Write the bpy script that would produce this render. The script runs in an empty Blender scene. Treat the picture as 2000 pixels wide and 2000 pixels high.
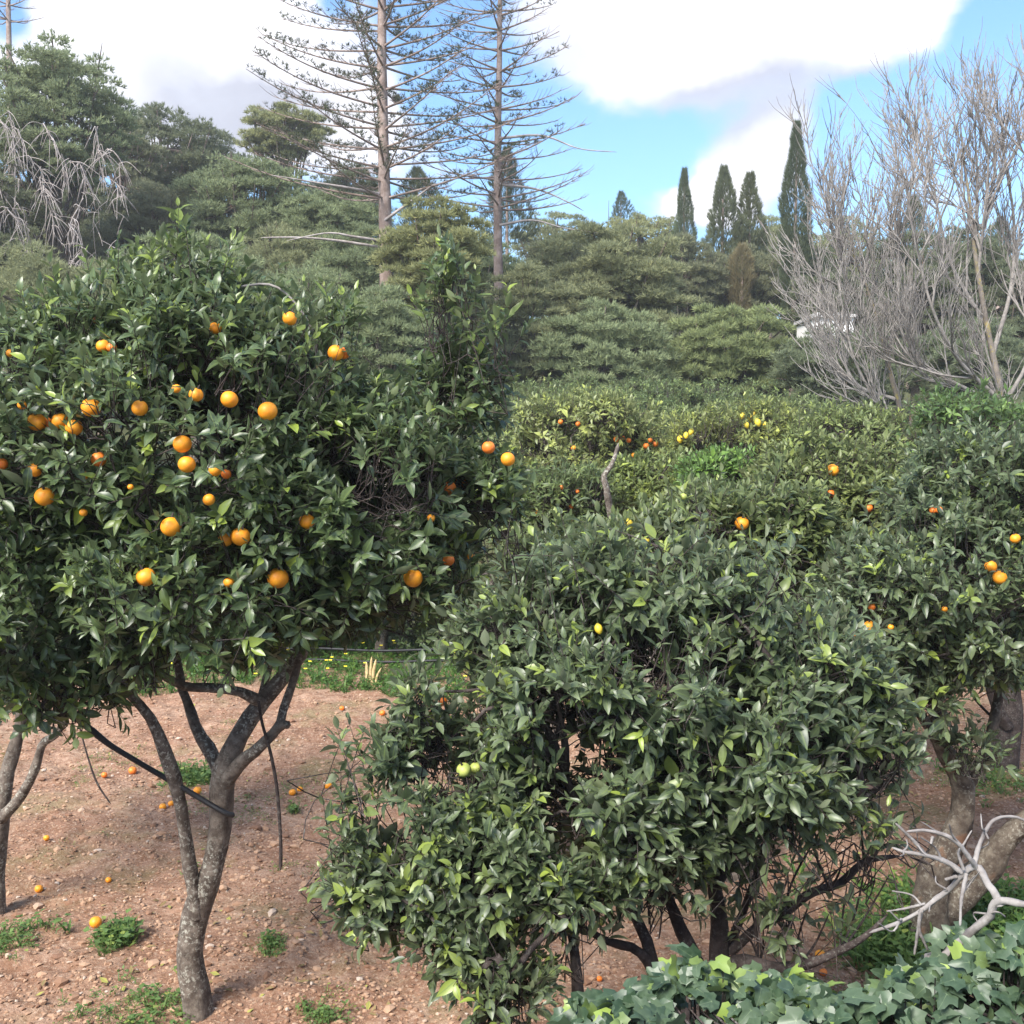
import bpy, math
import numpy as np
from mathutils import Vector, Matrix, Euler

rng = np.random.default_rng(7)
R = math.radians
sc = bpy.context.scene
C = sc.collection

# ------------------------------------------------------------------ camera
F = 2144.0            # focal length in pixels of the 2000 px frame
CAM = np.array([0.0, 0.0, 3.6])
PITCH = math.atan(150.0 / F)      # camera looks slightly down
cd = bpy.data.cameras.new('camera'); cam = bpy.data.objects.new('camera', cd); C.objects.link(cam)
cam.location = CAM; cam.rotation_euler = (R(90) - PITCH, 0, 0)
cd.sensor_width = 36; cd.lens = 36 * F / 2000; cd.clip_start = 0.05; cd.clip_end = 3000
sc.camera = cam

# ------------------------------------------------------------------ sun and sky
SUN_EL, SUN_AZ = R(44), R(215)     # azimuth clockwise from +Y: behind the camera, to the left
world = bpy.data.worlds.new('World'); sc.world = world; world.use_nodes = True
sun = bpy.data.lights.new('sun', 'SUN'); sun.energy = 2.7; sun.angle = R(24); sun.color = (1.0, .95, .88)
so = bpy.data.objects.new('sun', sun); C.objects.link(so)
sdir = Vector((math.sin(SUN_AZ) * math.cos(SUN_EL), math.cos(SUN_AZ) * math.cos(SUN_EL), math.sin(SUN_EL)))
so.rotation_euler = sdir.to_track_quat('Z', 'Y').to_euler(); so.location = (0, -20, 40)
sc.view_settings.view_transform = 'Standard'; sc.view_settings.look = 'None'
sc.view_settings.exposure = 1.72; sc.view_settings.gamma = 1
sc.cycles.max_bounces = 6; sc.cycles.diffuse_bounces = 3; sc.cycles.glossy_bounces = 2
sc.cycles.transmission_bounces = 3; sc.cycles.transparent_max_bounces = 4
sc.cycles.use_denoising = True

class NT:
    def __init__(s, tree): s.t = tree; s.n = tree.nodes; s.l = tree.links
    def new(s, ty, **kw):
        n = s.n.new(ty)
        for k, v in kw.items(): setattr(n, k, v)
        return n
    def put(s, sock, v):
        if hasattr(v, 'links') or isinstance(v, bpy.types.NodeSocket): s.l.new(v, sock)
        else:
            if isinstance(v, (tuple, list)) and len(v) == 3 and sock.type == 'RGBA': v = (*v, 1)
            sock.default_value = v
    def math(s, op, a, b=0.0, c=None, clamp=False):
        n = s.new('ShaderNodeMath', operation=op, use_clamp=clamp); s.put(n.inputs[0], a); s.put(n.inputs[1], b)
        if c is not None: s.put(n.inputs[2], c)
        return n.outputs[0]
    def vmath(s, op, a, b=(0, 0, 0)):
        n = s.new('ShaderNodeVectorMath', operation=op); s.put(n.inputs[0], a); s.put(n.inputs[1], b)
        return n.outputs['Value'] if op in ('LENGTH', 'DISTANCE', 'DOT_PRODUCT') else n.outputs[0]
    def mix(s, f, a, b, mode='MIX'):
        n = s.new('ShaderNodeMix', data_type='RGBA', blend_type=mode); s.put(n.inputs[0], f); s.put(n.inputs[6], a); s.put(n.inputs[7], b)
        return n.outputs[2]
    def ramp(s, v, a, b, lo=0.0, hi=1.0, smooth=True):
        n = s.new('ShaderNodeMapRange', interpolation_type='SMOOTHSTEP' if smooth else 'LINEAR'); s.put(n.inputs[0], v)
        n.inputs[1].default_value = a; n.inputs[2].default_value = b; n.inputs[3].default_value = lo; n.inputs[4].default_value = hi
        return n.outputs[0]
    def noise(s, vec, scale, detail=3, rough=.5, dist=0.0, color=False):
        n = s.new('ShaderNodeTexNoise'); s.put(n.inputs['Vector'], vec); n.inputs['Scale'].default_value = scale
        n.inputs['Detail'].default_value = detail; n.inputs['Roughness'].default_value = rough; n.inputs['Distortion'].default_value = dist
        return n.outputs[1 if color else 0]

def build_sky():
    w = NT(world.node_tree); w.n.clear()
    sky = w.new('ShaderNodeTexSky', sky_type='NISHITA'); sky.sun_disc = False
    sky.sun_elevation = SUN_EL; sky.sun_rotation = SUN_AZ; sky.air_density = 1.0; sky.dust_density = 0.6; sky.ozone_density = 1.4
    tc = w.new('ShaderNodeTexCoord').outputs['Generated']
    nv = w.vmath('NORMALIZE', tc)
    warp = w.vmath('SUBTRACT', w.noise(nv, 5.0, 5, .6, color=True), (.5, .5, .5))
    wv = w.new('ShaderNodeVectorMath', operation='SCALE'); w.put(wv.inputs[0], warp); wv.inputs[3].default_value = .10
    v = w.vmath('ADD', nv, wv.outputs[0])
    def blob(px, py, rx, ry, amp):
        d = np.array([(px - 1000) / F, 1.0, (850 - py) / F]); d /= np.linalg.norm(d)
        q = w.vmath('MULTIPLY', w.vmath('SUBTRACT', v, tuple(d)), (F / rx, F / rx * .4, F / ry))
        return w.math('MULTIPLY', w.ramp(w.vmath('LENGTH', q), 1.0, .0, 0, 1), amp)
    acc = None
    for b in [(330, 110, 520, 300, 1.5), (600, 250, 420, 200, .9), (740, -60, 150, 60, .4), (1420, 70, 470, 200, 1.7), (1180, 40, 300, 150, .8),
              (1640, 60, 300, 180, 1.0), (1440, 350, 190, 130, 1.1), (1350, 400, 150, 60, .8), (1500, 290, 120, 110, .6), (1800, 400, 160, 60, .45), (1270, 300, 60, 40, .3),
              (1960, 190, 120, 90, .3), (640, 20, 60, 40, -.5), (905, 200, 120, 130, -1.2), (10, 40, 80, 90, -1.1), (1980, 60, 190, 110, -.6), (1260, 320, 120, 120, -.35)]:
        o = blob(*b); acc = o if acc is None else w.math('ADD', acc, o)
    n1 = w.noise(w.vmath('MULTIPLY', v, (1, 1, 2.2)), 3.2, 7, .56)
    n2 = w.noise(w.vmath('MULTIPLY', nv, (1, 1, 2.2)), 14.0, 6, .6)
    f = w.math('ADD', acc, w.math('MULTIPLY', w.math('SUBTRACT', n1, .5), 1.1))
    f = w.math('ADD', f, w.math('MULTIPLY', w.math('SUBTRACT', n2, .5), .6))
    # clouds behind and overhead, seen by no photo but lighting the place
    bk = w.ramp(w.vmath('DOT_PRODUCT', nv, (0, 1, -.6)), .45, -.1, 0, .42)
    f = w.math('ADD', f, bk)
    mask = w.ramp(f, .16, .66)
    g = None
    for b in [(1500, 235, 330, 110, 1.5), (1330, 215, 240, 80, .9), (1150, 105, 260, 110, .9), (380, 210, 320, 130, 1.0), (520, 270, 260, 130, 1.1), (1700, 225, 200, 70, .8), (1560, 380, 160, 60, .5), (700, 180, 200, 120, .5), (1040, 30, 160, 60, .5)]:
        o = blob(*b); g = o if g is None else w.math('ADD', g, o)
    g = w.math('MULTIPLY', g, w.ramp(n1, .25, .7, .5, 1.1), clamp=True)
    ccol = w.mix(g, (1.0, .98, 1.0), (.41, .425, .50))
    n3 = w.noise(w.vmath('MULTIPLY', v, (1, 1, 1.8)), 7.0, 8, .6)
    ccol = w.mix(w.math('MULTIPLY', w.ramp(n3, .42, .72), .55), ccol, (.56, .59, .68))
    ccol = w.mix(w.ramp(f, .3, 1.1), w.mix(.6, ccol, (.42, .52, .76)), ccol)
    bgs = w.new('ShaderNodeBackground'); bgs.inputs[1].default_value = .085
    w.l.new(w.mix(1.0, sky.outputs[0], (.68, .90, 1.06), 'MULTIPLY'), bgs.inputs[0])
    bgc = w.new('ShaderNodeBackground'); w.l.new(ccol, bgc.inputs[0]); bgc.inputs[1].default_value = .52
    mx = w.new('ShaderNodeMixShader'); w.l.new(mask, mx.inputs[0]); w.l.new(bgs.outputs[0], mx.inputs[1]); w.l.new(bgc.outputs[0], mx.inputs[2])
    out = w.new('ShaderNodeOutputWorld'); w.l.new(mx.outputs[0], out.inputs[0])
build_sky()

# ------------------------------------------------------------------ placing helpers
cp, sp = math.cos(PITCH), math.sin(PITCH)
def ray(px, py):
    a, b = (px - 1000) / F, (1000 - py) / F
    d = np.array([a, cp + b * sp, -sp + b * cp]); return d / d[1]
def W(px, py, d):                      # measured point of the photo, standing d metres out
    return CAM + ray(px, py) * d
def PM(d): return F / d                # photo pixels per metre at distance d

def vnoise(x, y, seed=0):
    x = np.asarray(x, float); y = np.asarray(y, float)
    xi, yi = np.floor(x).astype(np.int64), np.floor(y).astype(np.int64); fx, fy = x - xi, y - yi
    fx, fy = fx * fx * (3 - 2 * fx), fy * fy * (3 - 2 * fy)
    def h(a, b):
        n = (a * 374761393 + b * 668265263 + seed * 1442695041) & 0xffffffff
        n = ((n ^ (n >> 13)) * 1274126177) & 0xffffffff
        return ((n ^ (n >> 16)) & 0xffff) / 65535.0
    return (h(xi, yi) * (1 - fx) + h(xi + 1, yi) * fx) * (1 - fy) + (h(xi, yi + 1) * (1 - fx) + h(xi + 1, yi + 1) * fx) * fy
def fbm(x, y, o=4, seed=0):
    s, a = 0, 1.0
    for i in range(o): s = s + a * (vnoise(x * 2 ** i, y * 2 ** i, seed + i) - .5); a *= .5
    return s
def hill(x, y):
    x = np.asarray(x, float); y = np.asarray(y, float)
    z = np.clip(y - 18, 0, 27) * .045 + np.clip(y - 45, 0, 90) * .19 + np.clip(y - 135, 0, 300) * .04
    z = z + np.clip(-x - 3, 0, 60) * .16 * np.clip((y - 42) / 30, 0, 1)
    return z
def ground_z(x, y):
    near = np.clip((19 - np.asarray(y, float)) / 3, 0, 1)
    return hill(x, y) + fbm(np.asarray(x) * .6, np.asarray(y) * .6, 3, 3) * .10 + near * (fbm(np.asarray(x) * 6, np.asarray(y) * 6, 3, 9) * .055)
def G(px, py):                         # where the measured ray meets the ground
    r = ray(px, py); t = 5.0
    for _ in range(60):
        p = CAM + r * t; t += (p[2] - float(ground_z(p[0], p[1]))) * 1.2
    p = CAM + r * t; p[2] = float(ground_z(p[0], p[1])); return p

# ------------------------------------------------------------------ mesh helpers
def obj(name, verts, faces, mat, parent=None, attr=None, smooth=True, loc=None):
    me = bpy.data.meshes.new(name)
    verts = np.asarray(verts, dtype=np.float32); 
    if isinstance(faces, np.ndarray):
        k = faces.shape[1]; n = len(faces)
        me.vertices.add(len(verts)); me.vertices.foreach_set('co', verts.ravel())
        me.loops.add(n * k); me.loops.foreach_set('vertex_index', faces.astype(np.int32).ravel())
        me.polygons.add(n); me.polygons.foreach_set('loop_start', np.arange(0, n * k, k, dtype=np.int32))
        me.polygons.foreach_set('use_smooth', np.full(n, smooth))
        me.update(calc_edges=True)
    else:
        me.from_pydata([tuple(v) for v in verts], [], faces)
        me.polygons.foreach_set('use_smooth', np.full(len(me.polygons), smooth)); me.update()
    if attr is not None:
        a = me.color_attributes.new('leafc', 'FLOAT_COLOR', 'POINT')
        a.data.foreach_set('color', np.asarray(attr, dtype=np.float32).ravel())
    me.materials.append(mat)
    o = bpy.data.objects.new(name, me); C.objects.link(o)
    if parent is not None: o.parent = parent
    if loc is not None: o.location = loc
    return o
def tag(o, label=None, cat=None, group=None, kind=None):
    if label: o['label'] = label
    if cat: o['category'] = cat
    if group: o['group'] = group
    if kind: o['kind'] = kind
    return o
def thing(name, label, cat, loc=(0, 0, 0), group=None):
    o = bpy.data.objects.new(name, None); C.objects.link(o); o.location = [float(v) for v in loc]; o.empty_display_size = .2
    return tag(o, label, cat, group)
def unit(v): return v / np.maximum(np.linalg.norm(v, axis=-1, keepdims=True), 1e-9)
def tubes(P, rad, sides=5):            # P (m,n,3), rad (m,n): one mesh of m tapering tubes
    m, n, _ = P.shape
    T = np.gradient(P, axis=1); T = unit(T)
    ref = np.where(np.abs(T[:, :1, 2:3]) > .85, np.array([1.0, 0.1, 0]), np.array([0, 0.1, 1.0]))
    ref = np.broadcast_to(ref, P.shape)
    U = unit(np.cross(ref, T)); V = np.cross(T, U)
    a = np.linspace(0, 2 * np.pi, sides, endpoint=False)
    ring = U[:, :, None] * np.cos(a)[None, None, :, None] + V[:, :, None] * np.sin(a)[None, None, :, None]
    vs = (P[:, :, None] + ring * rad[:, :, None, None]).reshape(-1, 3)
    i = np.arange(m)[:, None, None] * n * sides + np.arange(n - 1)[None, :, None] * sides
    j = np.arange(sides)[None, None]; k = (j + 1) % sides
    f = np.stack([i + j, i + k, i + sides + k, i + sides + j], -1).reshape(-1, 4)
    return vs, f
def spline(pts, n):
    pts = np.asarray(pts, float); k = len(pts)
    s = np.r_[0, np.cumsum(np.linalg.norm(np.diff(pts, axis=0), axis=1))]; t = np.linspace(0, s[-1], n)
    out = np.empty((n, pts.shape[1])); ext = np.vstack([2 * pts[0] - pts[1], pts, 2 * pts[-1] - pts[-2]])
    for a, tt in enumerate(t):
        i = min(np.searchsorted(s, tt, side='right') - 1, k - 2); u = (tt - s[i]) / max(s[i + 1] - s[i], 1e-9)
        p0, p1, p2, p3 = ext[i], ext[i + 1], ext[i + 2], ext[i + 3]
        out[a] = .5 * ((2 * p1) + (-p0 + p2) * u + (2 * p0 - 5 * p1 + 4 * p2 - p3) * u * u + (-p0 + 3 * p1 - 3 * p2 + p3) * u ** 3)
    return out
def limb_mesh(pts4, sides=12, seg=26, knob=.10, seed=0):      # pts4 rows: x,y,z,radius ; a knobbly limb with closed end
    p = spline(pts4, seg); P = p[:, :3]; r = np.maximum(p[:, 3], .002)
    rr = np.concatenate([[r[0]], r[1:-1], [r[-1] * .35]])
    vs, f = tubes(P[None], rr[None], sides)
    ang = np.tile(np.arange(sides), seg); row = np.repeat(np.arange(seg), sides)
    nz = fbm(ang * .9 + seed * 7.3, row * .55 + seed, 3, seed + 2) * knob * 2.6 
    nz = np.where(ang == sides - 1, nz * .5 + .5 * (fbm(0 * ang + seed * 7.3, row * .55 + seed, 3, seed + 2) * knob * 2.6), nz)
    ctr = np.repeat(P, sides, axis=0); vs = ctr + (vs - ctr) * (1 + nz)[:, None]
    vs = np.vstack([vs, P[-1:] + unit(P[-1:] - P[-2:-1]) * r[-1] * .5]); tip = len(vs) - 1
    fl = [tuple(q) for q in f.tolist()]; b = (seg - 1) * sides
    fl += [(b + i, b + (i + 1) % sides, tip) for i in range(sides)]
    return vs, fl
def merge(parts):
    V, Fs, o = [], [], 0
    for v, f in parts: V.append(v); Fs.append(np.asarray(f) + o); o += len(v)
    return np.vstack(V), np.vstack(Fs)

# ------------------------------------------------------------------ materials
MATS = {}
def mat(name):
    m = bpy.data.materials.new(name); m.use_nodes = True; t = NT(m.node_tree); t.n.clear(); MATS[name] = m
    out = t.new('ShaderNodeOutputMaterial'); b = t.new('ShaderNodeBsdfPrincipled'); t.l.new(b.outputs[0], out.inputs[0])
    return m, t, b, out
def leaf_mat(name, c1, c2, young=(.22, .32, .04), under=(.13, .17, .09), rough=.4, trans=.25, tcol=None, rib=(.16, .22, .07), spec=.5, tintable=False):
    m, t, b, out = mat(name)
    at = t.new('ShaderNodeAttribute', attribute_name='leafc'); s = t.new('ShaderNodeSeparateColor'); t.l.new(at.outputs[0], s.inputs[0])
    col = t.mix(s.outputs[0], c1, c2)
    pos = t.new('ShaderNodeTexCoord').outputs['Object']
    col = t.mix(t.ramp(t.noise(pos, 60, 2), .35, .75, 0, .35), col, tuple(x * 1.5 for x in c2))
    col = t.mix(s.outputs[1], col, young)
    col = t.mix(t.ramp(s.outputs[2], .80, .97, 0, .7), col, rib)
    geo = t.new('ShaderNodeNewGeometry')
    col = t.mix(t.math('MULTIPLY', geo.outputs['Backfacing'], .7), col, under)
    if tintable: col = t.mix(1.0, col, t.new('ShaderNodeObjectInfo').outputs['Color'], 'MULTIPLY')
    t.l.new(col, b.inputs['Base Color']); b.inputs['Roughness'].default_value = rough; b.inputs['Specular IOR Level'].default_value = spec
    tr = t.new('ShaderNodeBsdfTranslucent'); t.l.new(t.mix(.5, col, tcol or tuple(min(1, x * 2.2) for x in c2)), tr.inputs[0])
    mx = t.new('ShaderNodeMixShader'); mx.inputs[0].default_value = trans
    t.l.new(b.outputs[0], mx.inputs[1]); t.l.new(tr.outputs[0], mx.inputs[2]); t.l.new(mx.outputs[0], out.inputs[0])
    return m
def bark_mat(name, c1, c2, spot=(.42, .42, .36), amount=.5, scale=14, bump=.6, warm=None):
    m, t, b, out = mat(name); pos = t.new('ShaderNodeTexCoord').outputs['Object']
    col = t.mix(t.ramp(t.noise(pos, scale, 6, .65), .35, .7), c1, c2)
    sp_ = t.math('MULTIPLY', t.ramp(t.noise(pos, scale * 3.2, 4, .7), .56 - .06 * amount, .62, 0, 1), t.ramp(t.noise(pos, scale * .35, 2), .38, .6, .1, 1))
    col = t.mix(t.math('MULTIPLY', sp_, amount), col, spot)
    if warm: col = t.mix(t.ramp(t.noise(pos, scale * .5, 3), .58, .7, 0, .7), col, warm)
    t.l.new(col, b.inputs['Base Color']); b.inputs['Roughness'].default_value = .85; b.inputs['Specular IOR Level'].default_value = .25
    if bump:
        bp = t.new('ShaderNodeBump'); bp.inputs['Strength'].default_value = bump; bp.inputs['Distance'].default_value = .02
        t.l.new(t.noise(t.vmath('MULTIPLY', pos, (1, 1, .5)), scale * 2.2, 8, .7), bp.inputs['Height']); t.l.new(bp.outputs[0], b.inputs['Normal'])
    return m
def plain_mat(name, c1, c2, scale=20, rough=.6, bump=0, spec=.4, tint=False):
    m, t, b, out = mat(name); pos = t.new('ShaderNodeTexCoord').outputs['Object']
    col = t.mix(t.ramp(t.noise(pos, scale, 4), .3, .7), c1, c2)
    if tint: col = t.mix(1.0, col, t.new('ShaderNodeObjectInfo').outputs['Color'], 'MULTIPLY')
    t.l.new(col, b.inputs['Base Color']); b.inputs['Roughness'].default_value = rough; b.inputs['Specular IOR Level'].default_value = spec
    if bump:
        bp = t.new('ShaderNodeBump'); bp.inputs['Strength'].default_value = bump; bp.inputs['Distance'].default_value = .004
        t.l.new(t.noise(pos, scale * 8, 3), bp.inputs['Height']); t.l.new(bp.outputs[0], b.inputs['Normal'])
    return m
M_leaf = leaf_mat('citrus_leaf', (.022, .044, .019), (.100, .140, .056), (.28, .36, .05), (.17, .20, .12), .37, .26, spec=.58)
M_leaf_b = leaf_mat('citrus_leaf_greyer', (.028, .048, .024), (.125, .158, .080), (.30, .38, .06), (.21, .235, .15), .40, .26, spec=.55)
M_leaf_m = leaf_mat('citrus_leaf_olive', (.050, .070, .032), (.18, .205, .088), (.36, .40, .11), (.19, .21, .12), .45, .28, tintable=True)
M_ivy = leaf_mat('ivy_leaf', (.026, .056, .028), (.085, .125, .070), (.34, .46, .08), (.17, .24, .10), .42, .22, rib=(.25, .33, .17))
M_pine = leaf_mat('pine_needles', (.105, .120, .078), (.27, .285, .18), (.32, .32, .19), (.19, .205, .13), .8, .3, spec=.15, tintable=True)
M_weed = leaf_mat('weed_leaf', (.05, .11, .03), (.12, .20, .05), (.30, .36, .08), (.12, .2, .06), .6, .3, tintable=True)
M_bark = bark_mat('citrus_bark', (.075, .058, .047), (.21, .175, .145), (.42, .41, .35), .9, 14)
M_bark_dark = bark_mat('citrus_bark_dark', (.035, .026, .024), (.085, .066, .06), (.25, .25, .22), .45, 18, .5)
M_bark_old = bark_mat('old_citrus_bark', (.07, .052, .040), (.19, .16, .125), (.42, .40, .33), .5, 12, .9, (.18, .085, .045))
M_twig = bark_mat('bare_twig_bark', (.19, .172, .158), (.34, .31, .285), (.45, .42, .36), .4, 6, 0)
M_twig_y = bark_mat('lichen_bark', (.14, .12, .105), (.26, .225, .19), (.32, .27, .08), .8, 4, .4, (.40, .32, .10))
M_arau = bark_mat('araucaria_bark', (.20, .145, .12), (.36, .28, .245), (.42, .38, .34), .4, 3, .5)
M_aneedle = leaf_mat('araucaria_needles', (.045, .055, .030), (.085, .095, .05), (.16, .14, .08), (.07, .08, .05), .7, .1, spec=.2)
M_dead = bark_mat('dead_wood', (.17, .15, .14), (.36, .335, .315), (.25, .22, .2), .3, 10, .3)
M_dead2 = bark_mat('dead_pine_wood', (.26, .22, .20), (.46, .41, .39), (.5, .47, .44), .3, 3, 0)
M_rubber = plain_mat('black_rubber_hose', (.012, .012, .014), (.03, .03, .032), 8, .5)
M_bamboo = plain_mat('dry_cane', (.42, .30, .14), (.62, .48, .25), 30, .8)
M_stone = plain_mat('terrace_stone', (.20, .12, .09), (.36, .24, .18), 10, .9, .6)

def fruit_mat(name, c1, c2):
    m, t, b, out = mat(name); pos = t.new('ShaderNodeTexCoord').outputs['Object']
    col = t.mix(t.ramp(t.noise(pos, 1.6, 3), .3, .7), c1, c2); col = t.mix(t.ramp(t.noise(pos, 3.5, 5, .7), .60, .72, 0, .45), col, (.42, .20, .04)); sz_ = t.new('ShaderNodeSeparateXYZ'); t.l.new(pos, sz_.inputs[0]); col = t.mix(t.ramp(sz_.outputs[2], .80, .97, 0, .8), col, (.25, .24, .03))
    t.l.new(col, b.inputs['Base Color']); b.inputs['Roughness'].default_value = .5
    b.inputs['Subsurface Weight'].default_value = 0.0
    bp = t.new('ShaderNodeBump'); bp.inputs['Strength'].default_value = .12; bp.inputs['Distance'].default_value = .0006
    t.l.new(t.noise(pos, 24, 2), bp.inputs['Height']); t.l.new(bp.outputs[0], b.inputs['Normal'])
    return m
M_orange = fruit_mat('orange_peel', (.80, .27, .015), (.90, .36, .02))
M_orange_d = fruit_mat('deep_orange_peel', (.70, .16, .02), (.85, .24, .03))
M_lemon = fruit_mat('lemon_peel', (.80, .58, .06), (.90, .66, .05))
M_green = fruit_mat('unripe_peel', (.28, .34, .08), (.45, .48, .12))

# ------------------------------------------------------------------ leaves
def leaf_template(detail):
    if detail == 2:
        ts, ws = [0, .18, .45, .72, 1], [0, .17, .235, .165, 0]
        v = [(0, 0, 0, 1)]
        for t, w in zip(ts[1:-1], ws[1:-1]): v += [(-w, t, w * .38, 0), (0, t, 0, 1), (w, t, w * .38, 0)]
        v.append((0, 1, 0, 1)); v = np.array(v)
        f = [(0, 2, 1), (0, 3, 2)]
        for r in range(2):
            a = 1 + r * 3
            f += [(a, a + 1, a + 4), (a, a + 4, a + 3), (a + 1, a + 2, a + 5), (a + 1, a + 5, a + 4)]
        f += [(7, 8, 10), (8, 9, 10)]
    elif detail == 1:
        v = np.array([(0, 0, 0, 1), (-.23, .48, .08, 0), (0, .48, 0, 1), (.23, .48, .08, 0), (0, 1, 0, 1)])
        f = [(0, 2, 1), (0, 3, 2), (1, 2, 4), (2, 3, 4)]
    elif detail == 'ivy':
        K = 24; v = [(0, .30, 0, 1)]; ang = np.linspace(-np.pi / 2, 1.5 * np.pi, K, endpoint=False)
        lob = [(90, .64, 30), (28, .50, 24), (152, .50, 24), (-32, .40, 26), (212, .40, 26)]
        for fr_ in (.5, 1.0):
            for a in ang:
                dg = (math.degrees(a) + 90) % 360 - 90; rr = .36
                for c_, h_, w_ in lob: q = abs((dg - c_ + 180) % 360 - 180); rr = max(rr, h_ * math.exp(-(q / w_) ** 2 * .75))
                if abs(dg + 90) < 16: rr *= .55
                vein = max(0, 1 - min(abs((dg - c_ + 180) % 360 - 180) for c_, _, _ in lob) / 12)
                x, y = math.cos(a) * rr * fr_, math.sin(a) * rr * fr_; v.append((x, .30 + y, abs(x) * .28 - (rr * fr_) ** 2 * .25, vein * .9))
        v = np.array(v); f = [(0, 1 + i, 1 + (i + 1) % K) for i in range(K)]
        for i in range(K): a_, b_ = 1 + i, 1 + (i + 1) % K; f += [(a_, a_ + K, b_ + K), (a_, b_ + K, b_)]
    elif detail == 'blade':
        v = np.array([(-.06, 0, 0, 0), (.06, 0, 0, 0), (.035, .55, 0, 0), (-.035, .55, 0, 0), (0, 1, 0, 0)])
        f = [(0, 1, 2), (0, 2, 3), (3, 2, 4)]
    f = np.array(f)
    # make every face point to +Z
    for i, (a, b, c) in enumerate(f):
        if np.cross(v[b, :3] - v[a, :3], v[c, :3] - v[a, :3])[2] < 0: f[i] = (a, c, b)
    return v, f
TPL = {k: leaf_template(k) for k in (1, 2, 'ivy', 'blade')}
def leaves(pos, direc, normal, length, bend, young, detail=2, width=None, r=None):
    r = r or rng; v, f = TPL[detail]; m = len(pos); k = len(v)
    d = unit(direc); n = unit(normal - d * np.sum(normal * d, 1, keepdims=True)); x = np.cross(d, n)
    width = np.ones(m) if width is None else width
    loc = np.repeat(v[None, :, :3], m, 0).copy()
    loc[:, :, 0] *= width[:, None]; loc[:, :, 2] -= bend[:, None] * v[None, :, 1] ** 2; loc[:, :, 1] *= 1 - .25 * np.abs(bend[:, None]) * v[None, :, 1]
    loc *= length[:, None, None]
    P = pos[:, None] + loc[:, :, :1] * x[:, None] + loc[:, :, 1:2] * d[:, None] + loc[:, :, 2:3] * n[:, None]
    att = np.zeros((m, k, 4)); att[:, :, 0] = r.random(m)[:, None]; att[:, :, 1] = young[:, None]; att[:, :, 2] = v[None, :, 3]; att[:, :, 3] = 1
    Fa = (f[None] + (np.arange(m) * k)[:, None, None]).reshape(-1, 3)
    return P.reshape(-1, 3), Fa, att.reshape(-1, 4)

def rand_dirs(m, r):
    v = r.normal(size=(m, 3)); return unit(v)
def shell_points(lobes, m, r, lo=.70, hi=1.04, inner=.10):
    L = np.array(lobes); vol = (L[:, 3] * L[:, 4] + L[:, 4] * L[:, 5] + L[:, 3] * L[:, 5]); pr = vol / vol.sum()
    out, nor, tot = [], [], 0
    while tot < m:
        i = r.choice(len(L), m, p=pr); u = rand_dirs(m, r); rad = np.where(r.random(m) < inner, r.uniform(.25, lo, m), r.uniform(lo, hi, m) ** .6)
        lump = 1 + .46 * fbm(u[:, 0] * 3 + i * 3.7, u[:, 2] * 3 + u[:, 1] * 3, 3, 5)
        p = L[i, :3] + u * L[i, 3:] * (rad * lump)[:, None]; n = unit(u / L[i, 3:])
        keep = np.ones(m, bool)
        for j in range(len(L)):
            q = np.linalg.norm((p - L[j, :3]) / L[j, 3:], axis=1); keep &= (q > .62) | (i == j)
        out.append(p[keep]); nor.append(n[keep]); tot += keep.sum()
    return np.vstack(out)[:m], np.vstack(nor)[:m]
def shoots(p, n, r, nl=8, L=.14, leaf=.105, young_p=.10, detail=2, up=.55, spread=1.0, avoid=None, droop=0.0):
    m = len(p); ax = unit(n + rand_dirs(m, r) * .75 + np.array([0, 0, up]))
    ln = L * r.uniform(.6, 1.4, m); ref = rand_dirs(m, r); a1 = unit(np.cross(ax, ref)); a2 = np.cross(ax, a1)
    yshoot = (r.random(m) < young_p) * r.uniform(.35, 1.0, m)
    P, D, N, LE, Y = [], [], [], [], []
    for k in range(nl):
        t = (k + .5) / nl; az = k * 2.4 + r.uniform(-.4, .4, m)
        el = np.clip(1.25 - .80 * t + r.normal(0, .32, m), .1, 2.1) * spread
        rad = np.cos(az)[:, None] * a1 + np.sin(az)[:, None] * a2
        d = np.cos(el)[:, None] * ax + np.sin(el)[:, None] * rad; d = d + np.array([0, 0, -droop])
        P.append(p + ax * (ln * t)[:, None] + rad * .004); D.append(d); N.append(ax * .8 + np.array([0, 0, .55]) + rand_dirs(m, r) * .35)
        LE.append(leaf * (1.05 - .35 * t ** 2) * r.uniform(.5, 1.25, m) * (1 + (r.random(m) < .03) * .35)); Y.append(np.clip(yshoot * (.35 + .65 * t) + (r.random(m) < .014) * r.uniform(.5, 1, m), 0, 1))
    P, D, N, LE, Y = map(np.concatenate, (P, D, N, LE, Y))
    if avoid is not None and len(avoid):
        ctr = P + unit(D) * LE[:, None] * .5; keep = np.ones(len(P), bool)
        for c, rr, clear in avoid:
            c = np.array(c); to = unit((CAM - c)[None])[0]; q = ctr - c; s = q @ to; dist = np.linalg.norm(q - s[:, None] * to, axis=1)
            hit = (s > -.02) & (s < .8) & (dist < rr * 1.05) & (r.random(len(P)) < clear)
            hit |= np.linalg.norm(q, axis=1) < rr * .95
            keep &= ~hit
        P, D, N, LE, Y = P[keep], D[keep], N[keep], LE[keep], Y[keep]
    mm = len(P)
    res = leaves(P, D, N, LE, r.uniform(-.35, .65, mm), Y, detail, r.uniform(.65, 1.1, mm), r)
    # twig under every shoot
    tw = np.stack([p - ax * (ln * 1.2)[:, None] + np.array([0, 0, -.02]), p, p + ax * ln[:, None]], 1)
    return res, tw
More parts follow.
